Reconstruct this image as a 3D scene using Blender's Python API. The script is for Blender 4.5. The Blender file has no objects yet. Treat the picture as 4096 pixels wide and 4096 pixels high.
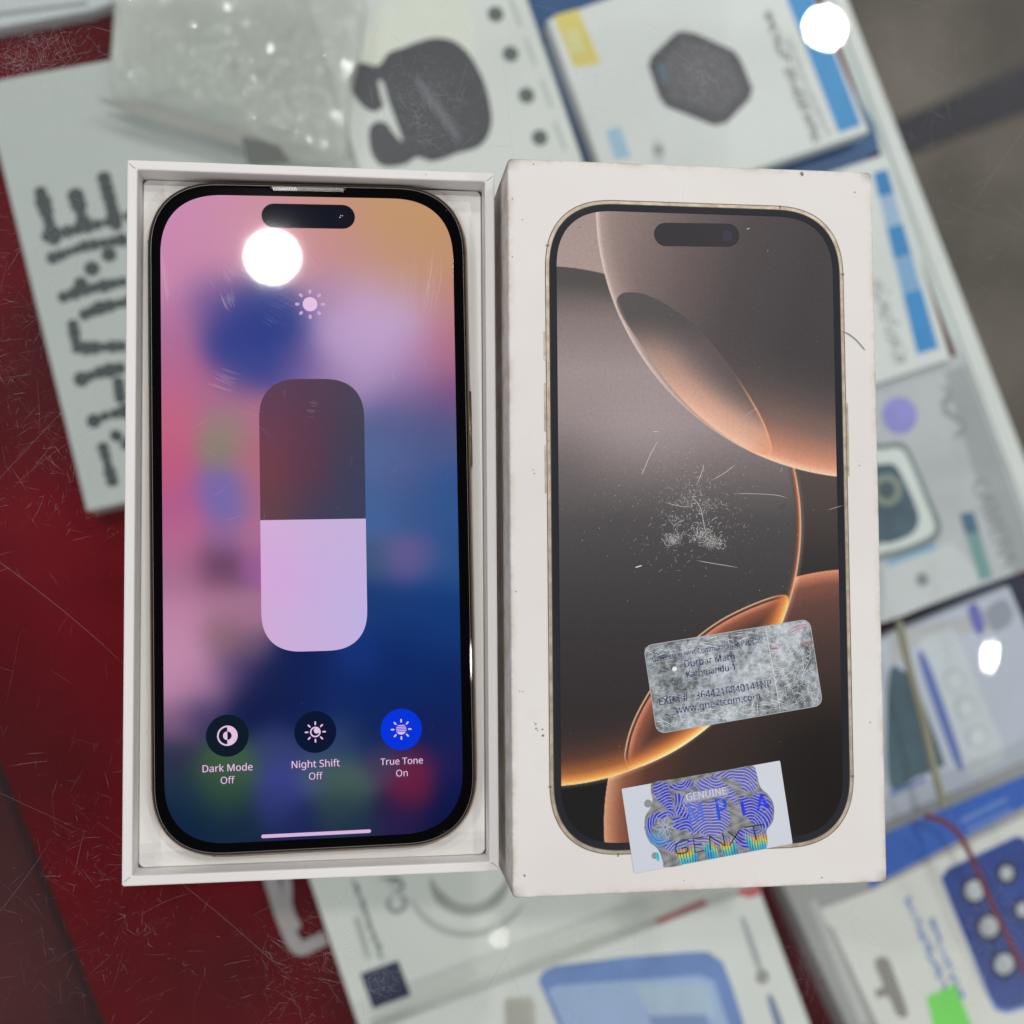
import bpy, bmesh, math, random
import numpy as np
from mathutils import Euler, Vector, noise as mnoise

SC = bpy.context.scene
COL = SC.collection
random.seed(7)
rng = np.random.default_rng(7)

# ------------------------------------------------------------------ camera
MM = 0.001
cam_d = bpy.data.cameras.new('camera')
cam = bpy.data.objects.new('camera', cam_d)
COL.objects.link(cam)
CAM_ROT = Euler((0.0474, -0.13, -0.0072), 'XYZ')
CAM_POS = np.array([-75.6438, -9.563, 281.7279])          # millimetres
FPX = 4688.2                                              # focal length in pixels of the 4096 photo
cam.location = Vector(CAM_POS * MM)
cam.rotation_euler = CAM_ROT
cam_d.sensor_width = 36
cam_d.lens = FPX / 4096 * 36
cam_d.clip_start = 0.01
cam_d.clip_end = 50
cam_d.dof.use_dof = True
cam_d.dof.focus_distance = 0.263
cam_d.dof.aperture_fstop = 8.6
SC.camera = cam
RM = np.array(CAM_ROT.to_matrix())

# ------------------------------------------------------------------ world, lamps, exposure
world = bpy.data.worlds.new('World')
SC.world = world
world.use_nodes = True
bg = world.node_tree.nodes['Background']
# the shop around: dark right overhead (the photographer leans over the counter), bright ceiling beyond, dimmer walls
wn = world.node_tree
wtc = wn.nodes.new('ShaderNodeTexCoord')
wsp = wn.nodes.new('ShaderNodeSeparateXYZ')
wrp = wn.nodes.new('ShaderNodeValToRGB')
wn.links.new(wtc.outputs['Generated'], wsp.inputs[0])
wn.links.new(wsp.outputs['Z'], wrp.inputs['Fac'])
els = wrp.color_ramp.elements
els[0].position = 0.0; els[0].color = (.22, .23, .24, 1)
els[1].position = 1.0; els[1].color = (.03, .032, .036, 1)
for p_, c_ in ((.35, (.50, .52, .54, 1)), (.60, (1.0, 1.02, 1.04, 1)), (.74, (.95, .97, 1.0, 1)), (.84, (.05, .052, .058, 1))):
    e_ = els.new(p_); e_.color = c_
wn.links.new(wrp.outputs['Color'], bg.inputs['Color'])
bg.inputs['Strength'].default_value = 0.44
SC.view_settings.view_transform = 'Standard'
SC.view_settings.look = 'None'
SC.view_settings.exposure = 0
SC.view_settings.gamma = 1
SC.view_settings.use_curve_mapping = False
SC.cycles.use_denoising = True
SC.cycles.max_bounces = 10
SC.cycles.transparent_max_bounces = 24
SC.cycles.sample_clamp_indirect = 6


def ray(px, py):
    d = RM @ np.array([(px - 2048) / FPX, -(py - 2048) / FPX, -1.0])
    return d


def at(px, py, z):
    """photo pixel (4096 scale) -> point on the horizontal plane z (mm)"""
    d = ray(px, py)
    t = (z - CAM_POS[2]) / d[2]
    p = CAM_POS + d * t
    return np.array([p[0], p[1], z])


def mirror_at(px, py, zm, zc):
    """where a ceiling lamp at height zc must hang to be mirrored at that pixel by the plane zm"""
    p = at(px, py, zm)
    d = ray(px, py)
    t = (zc - zm) / -d[2]
    return np.array([p[0] + d[0] * t, p[1] + d[1] * t, zc])


def lamp(name, pos, dia, watts, shape='DISK', size_y=None, col=(1, 0.97, 0.93), rz=0):
    l = bpy.data.lights.new(name, 'AREA')
    l.shape = shape
    l.size = dia
    if size_y:
        l.size_y = size_y
    l.energy = watts
    l.color = col
    o = bpy.data.objects.new(name, l)
    o.location = Vector(np.array(pos) * MM)
    o.rotation_euler = (0, 0, rz)
    COL.objects.link(o)
    return o


ZC = 2300.0
W0 = 12.4
lamp('ceiling_or_added_lamp', mirror_at(3300, 112, 0, ZC), 0.080, W0)
lamp('ceiling_or_added_lamp', mirror_at(1090, 1028, 14.6, ZC), 0.084, W0)
lamp('ceiling_or_added_lamp', mirror_at(3960, 2625, 0, ZC), 0.012, W0 * .05, 'ELLIPSE', 0.060, rz=-.12)  # pill-shaped lamp added to give the highlight over the blister pack
lamp('ceiling_or_added_lamp', mirror_at(1995, 3750, 0, ZC), 0.014, W0 * .003, 'ELLIPSE', 0.026)  # tiny lamp added to imitate a glint in the carton's plastic wrap
for sx, sy in ((-2.0, -1.5), (-2.1, 0.9), (0.1, 2.1), (1.9, -1.4), (2.3, 1.5), (-0.3, -2.2), (-1.6, 2.3)):  # unseen lamps added as fill, their reflections kept out of view
    lamp('ceiling_or_added_lamp', (sx * 1000, sy * 1000, ZC), 0.09, W0)


# ------------------------------------------------------------------ colour helpers
def lin(c):
    c = np.asarray(c, float) / 255.0
    return np.where(c <= 0.04045, c / 12.92, ((c + 0.055) / 1.055) ** 2.4)


K_TOP = 0.80      # light reaching the things on the glass
K_LOW = np.array([0.65, .70, .66])      # light reaching the shelf through the glass, seen back through the glass


def srf(c, k):
    return tuple(np.clip(lin(c) / k, 0.002, 0.9))


# ------------------------------------------------------------------ material helpers
def new_mat(name):
    m = bpy.data.materials.new(name)
    m.use_nodes = True
    nt = m.node_tree
    return m, nt, nt.nodes['Principled BSDF']


def bump(nt, bsdf, scale, strength, dist=0.0001, detail=4):
    tc = nt.nodes.new('ShaderNodeTexCoord')
    n = nt.nodes.new('ShaderNodeTexNoise')
    n.inputs['Scale'].default_value = scale
    n.inputs['Detail'].default_value = detail
    nt.links.new(tc.outputs['Object'], n.inputs['Vector'])
    b = nt.nodes.new('ShaderNodeBump')
    b.inputs['Strength'].default_value = strength
    b.inputs['Distance'].default_value = dist
    nt.links.new(n.outputs['Fac'], b.inputs['Height'])
    nt.links.new(b.outputs['Normal'], bsdf.inputs['Normal'])
    return tc, n


MATS = {}


def paper(c, k=K_LOW, rough=0.55, var=0.06, scale=60, spec=0.3, metallic=0.0, key=None):
    """printed card: base colour with a faint mottled variation and paper grain"""
    kk = (tuple(np.round(c, 1)), float(np.mean(k)), rough, var, metallic)
    if kk in MATS:
        return MATS[kk]
    m, nt, b = new_mat('printed_card')
    c = srf(c, k)
    tc, n = bump(nt, b, 1800, 0.12, 0.00004)
    n2 = nt.nodes.new('ShaderNodeTexNoise')
    n2.inputs['Scale'].default_value = scale
    n2.inputs['Detail'].default_value = 5
    nt.links.new(tc.outputs['Object'], n2.inputs['Vector'])
    r = nt.nodes.new('ShaderNodeValToRGB')
    r.color_ramp.elements[0].position = .3
    r.color_ramp.elements[1].position = .7
    r.color_ramp.elements[0].color = (*[x * (1 - var) for x in c], 1)
    r.color_ramp.elements[1].color = (*[min(.95, x * (1 + var)) for x in c], 1)
    nt.links.new(n2.outputs['Fac'], r.inputs['Fac'])
    nt.links.new(r.outputs['Color'], b.inputs['Base Color'])
    b.inputs['Roughness'].default_value = rough
    b.inputs['Specular IOR Level'].default_value = spec
    b.inputs['Metallic'].default_value = metallic
    MATS[kk] = m
    return m


def plain(name, c_lin, rough=0.4, metallic=0.0, spec=0.5, emis=None, estr=1.0, coat=0):
    m, nt, b = new_mat(name)
    b.inputs['Base Color'].default_value = (*c_lin, 1)
    b.inputs['Roughness'].default_value = rough
    b.inputs['Metallic'].default_value = metallic
    b.inputs['Specular IOR Level'].default_value = spec
    b.inputs['Coat Weight'].default_value = coat
    if emis is not None:
        b.inputs['Emission Color'].default_value = (*emis, 1)
        b.inputs['Emission Strength'].default_value = estr
    return m


def screen_mat(c):
    return plain('lit_screen_ink', (0.002,) * 3, 0.03, 0, 0.5, tuple(lin(c)), 0.92)


# ------------------------------------------------------------------ object helpers
def tag(o, label=None, cat=None, group=None, kind=None):
    if label: o['label'] = label
    if cat: o['category'] = cat
    if group: o['group'] = group
    if kind: o['kind'] = kind
    return o


def empty(name, loc_mm):
    o = bpy.data.objects.new(name, None)
    o.location = Vector(np.array(loc_mm) * MM)
    o.empty_display_size = 0.01
    COL.objects.link(o)
    return o


def world_loc(o):
    l = np.zeros(3)
    while o is not None:
        l += np.array(o.location)
        o = o.parent
    return l


def mesh_obj(name, verts_mm, faces, mat, parent=None, smooth=False, origin=None):
    v = np.asarray(verts_mm, float) * MM
    base = world_loc(parent) if parent is not None else (np.array(origin) * MM if origin is not None else np.zeros(3))
    if parent is not None and parent.type == 'MESH':
        base = world_loc(parent)
    me = bpy.data.meshes.new(name)
    me.from_pydata([tuple(p) for p in (v - base)], [], [tuple(f) for f in faces])
    me.update()
    if smooth:
        me.shade_smooth()
    if isinstance(mat, (list, tuple)):
        for m_ in mat: me.materials.append(m_)
    elif mat is not None:
        me.materials.append(mat)
    o = bpy.data.objects.new(name, me)
    COL.objects.link(o)
    if parent is not None:
        o.parent = parent
    elif origin is not None:
        o.location = Vector(base)
    return o


def rrect(w, h, r, n=2.0, seg=10):
    """outline of a rounded rectangle, counter clockwise; n > 2 gives a squircle corner"""
    out = []
    r = min(r, w / 2 - 1e-4, h / 2 - 1e-4)
    for k, (sx, sy) in enumerate(((1, 1), (-1, 1), (-1, -1), (1, -1))):
        cx, cy = sx * (w / 2 - r), sy * (h / 2 - r)
        for i in range(seg + 1):
            a = math.pi / 2 * i / seg + k * math.pi / 2
            ca, sa = math.cos(a), math.sin(a)
            out.append((cx + r * math.copysign(abs(ca) ** (2 / n), ca), cy + r * math.copysign(abs(sa) ** (2 / n), sa)))
    return np.array(out)


def place2(P, cx, cy, th):
    c, s = math.cos(th), math.sin(th)
    P = np.asarray(P, float)
    return np.c_[cx + P[:, 0] * c - P[:, 1] * s, cy + P[:, 0] * s + P[:, 1] * c]


def loft(rings, cap0=False, cap1=True):
    """rings: list of (N,3) arrays"""
    n = len(rings[0])
    V = np.concatenate(rings)
    F = []
    for k in range(len(rings) - 1):
        a, b = k * n, (k + 1) * n
        for i in range(n):
            j = (i + 1) % n
            F.append((a + i, a + j, b + j, b + i))
    if cap1: F.append(tuple(range((len(rings) - 1) * n, len(rings) * n)))
    if cap0: F.append(tuple(reversed(range(n))))
    return V, F


def z3(P, z):
    P = np.asarray(P, float)
    return np.c_[P[:, :2], np.full(len(P), z)]


def ccw(P):
    P = np.asarray(P, float)
    a = np.sum(P[:, 0] * np.roll(P[:, 1], -1) - np.roll(P[:, 0], -1) * P[:, 1])
    return P if a > 0 else P[::-1]


def prism(name, P, z0, z1, mat, parent=None, bevel=0.0, origin=None, side_mat=None):
    P = ccw(np.asarray(P, float)[:, :2])
    if bevel:
        c = P.mean(0)
        def inset(q, d):
            L = np.linalg.norm(q - c, axis=1, keepdims=True)
            return q - (q - c) / L * d
        V, F = loft([z3(P, z0), z3(P, z1 - bevel), z3(inset(P, bevel * .35), z1 - bevel * .35), z3(inset(P, bevel), z1)], True)
    else:
        V, F = loft([z3(P, z0), z3(P, z1)], True)
    return mesh_obj(name, V, F, mat, parent, origin=origin)


def flat(name, P, z, mat, parent=None, th=0.05):
    """thin printed patch lying on a surface at height z (mm)"""
    return prism(name, P, z + 0.012, z + 0.012 + th, mat, parent)


def px_poly(pts, z):
    return np.array([at(x, y, z)[:2] for x, y in pts])


def smooth_closed(P, sub=6):
    P = np.asarray(P, float)
    n = len(P)
    out = []
    for i in range(n):
        p0, p1, p2, p3 = P[i - 1], P[i], P[(i + 1) % n], P[(i + 2) % n]
        for k in range(sub):
            t = k / sub
            out.append(.5 * (2 * p1 + (p2 - p0) * t + (2 * p0 - 5 * p1 + 4 * p2 - p3) * t * t + (3 * p1 - p0 - 3 * p2 + p3) * t ** 3))
    return np.array(out)


def smooth_open(P, sub=6):
    P = np.asarray(P, float)
    Q = np.vstack([2 * P[0] - P[1], P, 2 * P[-1] - P[-2]])
    out = []
    for i in range(1, len(Q) - 2):
        p0, p1, p2, p3 = Q[i - 1], Q[i], Q[i + 1], Q[i + 2]
        for k in range(sub):
            t = k / sub
            out.append(.5 * (2 * p1 + (p2 - p0) * t + (2 * p0 - 5 * p1 + 4 * p2 - p3) * t * t + (3 * p1 - p0 - 3 * p2 + p3) * t ** 3))
    out.append(P[-1])
    return np.array(out)


class Ribbons:
    """collects thin flat strips into one mesh, each with its own 'a' strength"""
    def __init__(s): s.V, s.F, s.A = [], [], []
    def add(s, P, w, z, a=1.0, taper=True):
        P = np.asarray(P, float)[:, :2]
        if len(P) < 2: return
        T = np.gradient(P, axis=0)
        T /= np.maximum(np.linalg.norm(T, axis=1, keepdims=True), 1e-9)
        N = np.c_[-T[:, 1], T[:, 0]]
        k = len(P)
        W = np.full(k, w / 2)
        if taper:
            W = W * np.clip(np.sin(np.linspace(0.12, math.pi - .12, k)) * 1.6, .15, 1)
        b = len(s.V)
        for i in range(k):
            l = P[i] + N[i] * W[i]; r = P[i] - N[i] * W[i]
            s.V.append((l[0], l[1], z)); s.V.append((r[0], r[1], z)); s.A += [a, a]
        for i in range(k - 1):
            s.F.append((b + 2 * i, b + 2 * i + 1, b + 2 * i + 3, b + 2 * i + 2))
    def dot(s, x, y, r, z, a=1.0, n=6):
        b = len(s.V)
        for i in range(n):
            t = 2 * math.pi * i / n
            s.V.append((x + r * math.cos(t) * random.uniform(.7, 1.2), y + r * math.sin(t) * random.uniform(.7, 1.2), z)); s.A.append(a)
        s.F.append(tuple(range(b, b + n)))
    def merge(s, o, mat):
        """lay the strips into an existing mesh with a material of their own"""
        me = o.data
        base = world_loc(o)
        V = [tuple(v.co) for v in me.vertices]; F = [tuple(p.vertices) for p in me.polygons]
        M = [p.material_index for p in me.polygons]
        A = [1.0] * len(V)
        if 'a' in me.attributes: A = [d.value for d in me.attributes['a'].data]
        n0 = len(V)
        V += [tuple(np.array(v) * MM - base) for v in s.V]; F += [tuple(i + n0 for i in f) for f in s.F]
        new = bpy.data.meshes.new(o.name)
        new.from_pydata(V, [], F); new.update()
        for m_ in me.materials: new.materials.append(m_)
        new.materials.append(mat)
        new.polygons.foreach_set('material_index', M + [len(new.materials) - 1] * len(s.F))
        at_ = new.attributes.new('a', 'FLOAT', 'POINT')
        at_.data.foreach_set('value', np.array(A + s.A, dtype=np.float32))
        o.data = new
        bpy.data.meshes.remove(me)
    def build(s, name, mat, parent):
        o = mesh_obj(name, s.V, s.F, mat, parent)
        at_ = o.data.attributes.new('a', 'FLOAT', 'POINT')
        at_.data.foreach_set('value', np.array(s.A, dtype=np.float32))
        return o


def veil_mat(name, col, rough=0.5, k=1.0, metallic=0):
    """see-through mark whose opacity is stored per stroke"""
    m = bpy.data.materials.new(name)
    m.use_nodes = True
    nt = m.node_tree
    b = nt.nodes['Principled BSDF']
    b.inputs['Base Color'].default_value = (*col, 1)
    b.inputs['Roughness'].default_value = rough
    b.inputs['Metallic'].default_value = metallic
    a = nt.nodes.new('ShaderNodeAttribute'); a.attribute_name = 'a'
    mul = nt.nodes.new('ShaderNodeMath'); mul.operation = 'MULTIPLY'; mul.inputs[1].default_value = k
    nt.links.new(a.outputs['Fac'], mul.inputs[0])
    nt.links.new(mul.outputs[0], b.inputs['Alpha'])
    return m


try:
    import os
    FONT = bpy.data.fonts.load(os.path.join(bpy.utils.system_resource('DATAFILES', path='fonts'), 'NotoSansHebrew-Regular.woff2'))
except Exception:
    FONT = None


def text_obj(name, s, p0, p1, z, mat, parent, h_scale=1.0, bold=0.0, width_frac=1.0, th=0.03, spacing=1.0):
    """writing laid on a horizontal surface, its baseline running from p0 to p1 (mm)"""
    c = bpy.data.curves.new('t', 'FONT')
    c.body = s
    c.size = 1
    if FONT is not None: c.font = FONT
    c.space_character = spacing
    c.resolution_u = 3
    c.extrude = 0
    o = bpy.data.objects.new('t', c)
    COL.objects.link(o)
    bpy.context.view_layer.update()
    me = bpy.data.meshes.new_from_object(o)
    bpy.data.objects.remove(o)
    n = len(me.vertices)
    v = np.zeros(n * 3); me.vertices.foreach_get('co', v); v = v.reshape(-1, 3)
    faces = [tuple(p.vertices) for p in me.polygons]
    bpy.data.meshes.remove(me)
    x0, x1 = v[:, 0].min(), v[:, 0].max()
    p0 = np.asarray(p0, float)[:2]; p1 = np.asarray(p1, float)[:2]
    L = np.linalg.norm(p1 - p0)
    u = (p1 - p0) / L
    w = np.array([-u[1], u[0]])
    sc = L / (x1 - x0)
    P = p0 + np.outer((v[:, 0] - x0) * sc, u) + np.outer(v[:, 1] * sc * h_scale, w)
    V = np.c_[P, np.full(n, z + th)]
    if bold > 0:      # a heavier weight: the glyphs laid twice, a hair apart
        k_ = bold * sc * .8
        V = np.vstack([V + [u[0] * k_, u[1] * k_, 0], V - [u[0] * k_, u[1] * k_, 0] + [0, 0, -.004]])
        faces = faces + [tuple(i + n for i in f) for f in faces]
    return mesh_obj(name, V, faces, mat, parent)


def circle(cx, cy, r, n=40, ry=None):
    t = np.linspace(0, 2 * math.pi, n, endpoint=False)
    return np.c_[cx + r * np.cos(t), cy + (ry or r) * np.sin(t)]


def color_grid(name, P0, nx, ny, cell_fn, color_fn, mat, parent):
    """regular grid of quads; cell_fn(i,j arrays)->xyz ; color_fn(x,y)->linear rgb and keep mask"""
    jj, ii = np.meshgrid(np.arange(ny + 1), np.arange(nx + 1), indexing='ij')
    V = cell_fn(ii.ravel() / nx, jj.ravel() / ny)
    C, keep = color_fn(V[:, 0], V[:, 1], ii.ravel() / nx, jj.ravel() / ny)
    idx = np.arange((nx + 1) * (ny + 1)).reshape(ny + 1, nx + 1)
    a, b, c, d = idx[:-1, :-1].ravel(), idx[:-1, 1:].ravel(), idx[1:, 1:].ravel(), idx[1:, :-1].ravel()
    F = np.c_[a, b, c, d]
    ok = keep[a] & keep[b] & keep[c] & keep[d]
    F = F[ok]
    used = np.zeros(len(V), bool); used[F.ravel()] = True
    remap = np.cumsum(used) - 1
    V = V[used]; C = C[used]; F = remap[F]
    base = world_loc(parent)
    Vm = V * MM - base
    me = bpy.data.meshes.new(name)
    me.vertices.add(len(Vm)); me.vertices.foreach_set('co', Vm.astype(np.float32).ravel())
    me.loops.add(F.size); me.loops.foreach_set('vertex_index', F.astype(np.int32).ravel())
    me.polygons.add(len(F))
    me.polygons.foreach_set('loop_start', np.arange(0, F.size, 4, dtype=np.int32))
    me.polygons.foreach_set('loop_total', np.full(len(F), 4, dtype=np.int32))
    me.update(calc_edges=True)
    at_ = me.attributes.new('ink', 'FLOAT_COLOR', 'POINT')
    at_.data.foreach_set('color', np.c_[C, np.ones(len(C))].astype(np.float32).ravel())
    me.materials.append(mat)
    o = bpy.data.objects.new(name, me)
    COL.objects.link(o)
    o.parent = parent
    return o


def ss(x, a, b):
    t = np.clip((x - a) / (b - a), 0, 1)
    return t * t * (3 - 2 * t)


def mixc(c0, c1, t):
    t = np.asarray(t)[..., None]
    return np.asarray(c0, float) * (1 - t) + np.asarray(c1, float) * t


def ramp(x, stops):
    xs = [s[0] for s in stops]
    return np.stack([np.interp(x, xs, [s[1][k] for s in stops]) for k in range(3)], -1)


def to_art(x, y, z):
    """plane point (mm) -> art coordinates in which the printed pictures were traced (0..1932)"""
    P = np.c_[x, y, np.full(len(x), z)] - CAM_POS
    q = P @ RM
    return (2048 + FPX * q[:, 0] / -q[:, 2]) / 2.1201, (2048 - FPX * q[:, 1] / -q[:, 2]) / 2.1201


def poly_sdf(P, X, Y):
    """signed distance, positive inside"""
    P = np.asarray(P, float)
    d = np.full(X.shape, 1e9); ins = np.zeros(X.shape, bool)
    for i in range(len(P)):
        a, b = P[i - 1], P[i]
        e = b - a
        L2 = max((e ** 2).sum(), 1e-9)
        t = np.clip(((X - a[0]) * e[0] + (Y - a[1]) * e[1]) / L2, 0, 1)
        d = np.minimum(d, np.hypot(X - a[0] - t * e[0], Y - a[1] - t * e[1]))
        if a[1] != b[1]:
            c = ((a[1] > Y) != (b[1] > Y)) & (X < (b[0] - a[0]) * (Y - a[1]) / (b[1] - a[1]) + a[0])
            ins ^= c
    return np.where(ins, d, -d)


# =================================================================== THE SETTING
# floor far below, showing past the shelf
m, nt, b = new_mat('dark_floor')
tc, n = bump(nt, b, 3, .2, .01)
n2 = nt.nodes.new('ShaderNodeTexNoise'); n2.inputs['Scale'].default_value = 7; n2.inputs['Detail'].default_value = 6
nt.links.new(tc.outputs['Object'], n2.inputs['Vector'])
r = nt.nodes.new('ShaderNodeValToRGB')
r.color_ramp.elements[0].position = .35; r.color_ramp.elements[0].color = (*srf((66, 60, 54), .6), 1)
r.color_ramp.elements[1].position = .7; r.color_ramp.elements[1].color = (*srf((100, 92, 84), .6), 1)
nt.links.new(n2.outputs['Fac'], r.inputs['Fac']); nt.links.new(r.outputs['Color'], b.inputs['Base Color'])
b.inputs['Roughness'].default_value = .6
ZF = -620
fl = mesh_obj('floor', [(-4000, -4000, ZF), (4000, -4000, ZF), (4000, 4000, ZF), (-4000, 4000, ZF)], [(0, 1, 2, 3)], m)
tag(fl, kind='structure')
gap = prism('floor_gap', px_poly([(3360, 580), (4400, 140), (4400, 330), (3420, 700)], ZF), ZF, ZF + 3, paper((52, 50, 56), .55, .7, .1))
tag(gap, kind='structure')

# the shelf board with its pale edge strip, under red cloth
ZS = -185.0
L0, L1 = at(0, 3037, ZS)[:2], at(420, 4096, ZS)[:2]
R0, R1 = at(3330, 0, ZS)[:2], at(4020, 1838, ZS)[:2]
E0, E1 = at(3385, 0, ZS)[:2], at(4096, 1838, ZS)[:2]
def ext(a, b, s0, s1):
    d = (b - a) / np.linalg.norm(b - a)
    m_ = (a + b) / 2
    return m_ - d * s0, m_ + d * s1
la, lb = ext(L0, L1, 480, 300)
ra, rb = ext(R0, R1, 300, 480)
ea, eb = ext(E0, E1, 300, 480)
shelf = empty('display_shelf', (*((la + eb) / 2), ZS - 12))
tag(shelf, 'red cloth covered display shelf with a pale edge, under the scratched glass', 'shelf')
prism('shelf_board', np.array([la, lb, eb, ea]), ZS - 14, ZS - 0.8, paper((190, 200, 198), .63, .5, .05), shelf)
m, nt, b = new_mat('maroon_cloth')
tc, n = bump(nt, b, 900, .3, .0002)
n2 = nt.nodes.new('ShaderNodeTexNoise'); n2.inputs['Scale'].default_value = 14; n2.inputs['Detail'].default_value = 4
nt.links.new(tc.outputs['Object'], n2.inputs['Vector'])
r = nt.nodes.new('ShaderNodeValToRGB')
r.color_ramp.elements[0].position = .3; r.color_ramp.elements[0].color = (*srf((68, 0, 12), K_LOW), 1)
r.color_ramp.elements[1].position = .75; r.color_ramp.elements[1].color = (*srf((102, 0, 20), K_LOW), 1)
nt.links.new(n2.outputs['Fac'], r.inputs['Fac']); nt.links.new(r.outputs['Color'], b.inputs['Base Color'])
b.inputs['Roughness'].default_value = .8; b.inputs['Specular IOR Level'].default_value = .04
CLOTH = m
ra2, rb2 = ext(at(3290, 0, ZS)[:2], at(3985, 1838, ZS)[:2], 300, 480)
prism('shelf_cloth', np.array([la, lb, rb2, ra2]), ZS - .8, ZS, CLOTH, shelf)
sd = (rb - ra) / np.linalg.norm(rb - ra)          # along the shelf
pe = ext(ra, rb, 420, 420)
prism('shelf_edge_strip', np.array([ra, rb, eb, ea]), ZS - .8, ZS + .6, paper((218, 232, 230), K_LOW, .4, .04, 20), shelf)
# fold of cloth drooping off the left edge
lo = np.array([-sd[1], sd[0]]);  lo = lo if np.dot(lo, la - ra) > 0 else -lo
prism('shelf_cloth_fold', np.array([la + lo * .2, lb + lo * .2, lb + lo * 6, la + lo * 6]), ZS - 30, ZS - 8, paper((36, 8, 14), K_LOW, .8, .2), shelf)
prism('shelf_cloth_skirt', np.array([la + lo * 6.2, lb + lo * 6.2, lb + lo * 70, la + lo * 70]), ZS - 80, ZS - 60, paper((66, 24, 26), K_LOW, .8, .25, 12), shelf)

# the glass counter top
m = bpy.data.materials.new('counter_glass')
m.use_nodes = True
nt = m.node_tree
nt.nodes.clear()
out = nt.nodes.new('ShaderNodeOutputMaterial')
tr = nt.nodes.new('ShaderNodeBsdfTransparent'); tr.inputs['Color'].default_value = (0.955, 0.975, 0.968, 1)
gl = nt.nodes.new('ShaderNodeBsdfGlossy'); gl.inputs['Roughness'].default_value = 0.012
fr = nt.nodes.new('ShaderNodeFresnel'); fr.inputs['IOR'].default_value = 1.5
mx = nt.nodes.new('ShaderNodeMixShader')
geo = nt.nodes.new('ShaderNodeNewGeometry')
nb = nt.nodes.new('ShaderNodeMath'); nb.operation = 'SUBTRACT'; nb.inputs[0].default_value = 1
nt.links.new(geo.outputs['Backfacing'], nb.inputs[1])
ml = nt.nodes.new('ShaderNodeMath'); ml.operation = 'MULTIPLY'
nt.links.new(fr.outputs['Fac'], ml.inputs[0]); nt.links.new(nb.outputs[0], ml.inputs[1])
nt.links.new(ml.outputs[0], mx.inputs['Fac']); nt.links.new(tr.outputs[0], mx.inputs[1]); nt.links.new(gl.outputs[0], mx.inputs[2])
gtc = nt.nodes.new('ShaderNodeTexCoord')
gn = nt.nodes.new('ShaderNodeTexNoise'); gn.inputs['Scale'].default_value = 6; gn.inputs['Detail'].default_value = 4; gn.inputs['Roughness'].default_value = .5
nt.links.new(gtc.outputs['Object'], gn.inputs['Vector'])
gm = nt.nodes.new('ShaderNodeMapRange'); gm.inputs['From Min'].default_value = .35; gm.inputs['From Max'].default_value = .72; gm.inputs['To Min'].default_value = .004; gm.inputs['To Max'].default_value = .026
nt.links.new(gn.outputs['Fac'], gm.inputs['Value'])
gu = nt.nodes.new('ShaderNodeMath'); gu.operation = 'MULTIPLY'
nt.links.new(gm.outputs[0], gu.inputs[0]); nt.links.new(nb.outputs[0], gu.inputs[1])
df = nt.nodes.new('ShaderNodeBsdfDiffuse'); df.inputs['Color'].default_value = (.62, .66, .68, 1)
mx2 = nt.nodes.new('ShaderNodeMixShader')
nt.links.new(gu.outputs[0], mx2.inputs['Fac']); nt.links.new(mx.outputs[0], mx2.inputs[1]); nt.links.new(df.outputs[0], mx2.inputs[2])
nt.links.new(mx2.outputs[0], out.inputs['Surface'])
GLASS = m
gv, gf = loft([z3(np.array([(-620, -520), (520, -520), (520, 520), (-620, 520)]), -8), z3(np.array([(-620, -520), (520, -520), (520, 520), (-620, 520)]), 0)], True)
glass = mesh_obj('glass_counter_top', gv, gf, GLASS)
tag(glass, 'scratched clear glass counter top under the phone boxes', 'counter top')

# scratches in the glass
rb_ = Ribbons()
CEN = at(2048, 2048, 0)
def scratch(x, y, ang, L, w, a, bend):
    k = max(4, int(L / 2.5))
    s = np.linspace(-L / 2, L / 2, k)
    th = ang + bend * s / L
    dx = np.cumsum(np.cos(th)) * (L / k); dy = np.cumsum(np.sin(th)) * (L / k)
    P = np.c_[x + dx - dx.mean(), y + dy - dy.mean()]
    P += rng.normal(0, .006, P.shape)
    rb_.add(P, w, 0.02, a)
for i in range(16000):
    x = CEN[0] + rng.uniform(-150, 150); y = CEN[1] + rng.uniform(-150, 150)
    dens = mnoise.noise(Vector((x * .022, y * .022, 3.3))) * 1.6 + mnoise.noise(Vector((x * .09, y * .09, 8.1))) * .8
    if rng.uniform() > .30 + dens: continue
    L = float(np.clip(rng.lognormal(1.1, .85), .4, 45))
    scratch(x, y, rng.choice([0.5, 2.1, 1.2, 2.7]) + rng.normal(0, .45), L, rng.uniform(.010, .024), float(np.clip(rng.lognormal(-1.6, .7), .03, .8)), rng.normal(0, .12))
for i in range(60):      # long gouges
    x = CEN[0] + rng.uniform(-140, 140); y = CEN[1] + rng.uniform(-140, 140)
    scratch(x, y, rng.uniform(0, math.pi), rng.uniform(25, 80), rng.uniform(.03, .06), rng.uniform(.2, .45), rng.normal(0, .2))
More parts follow.
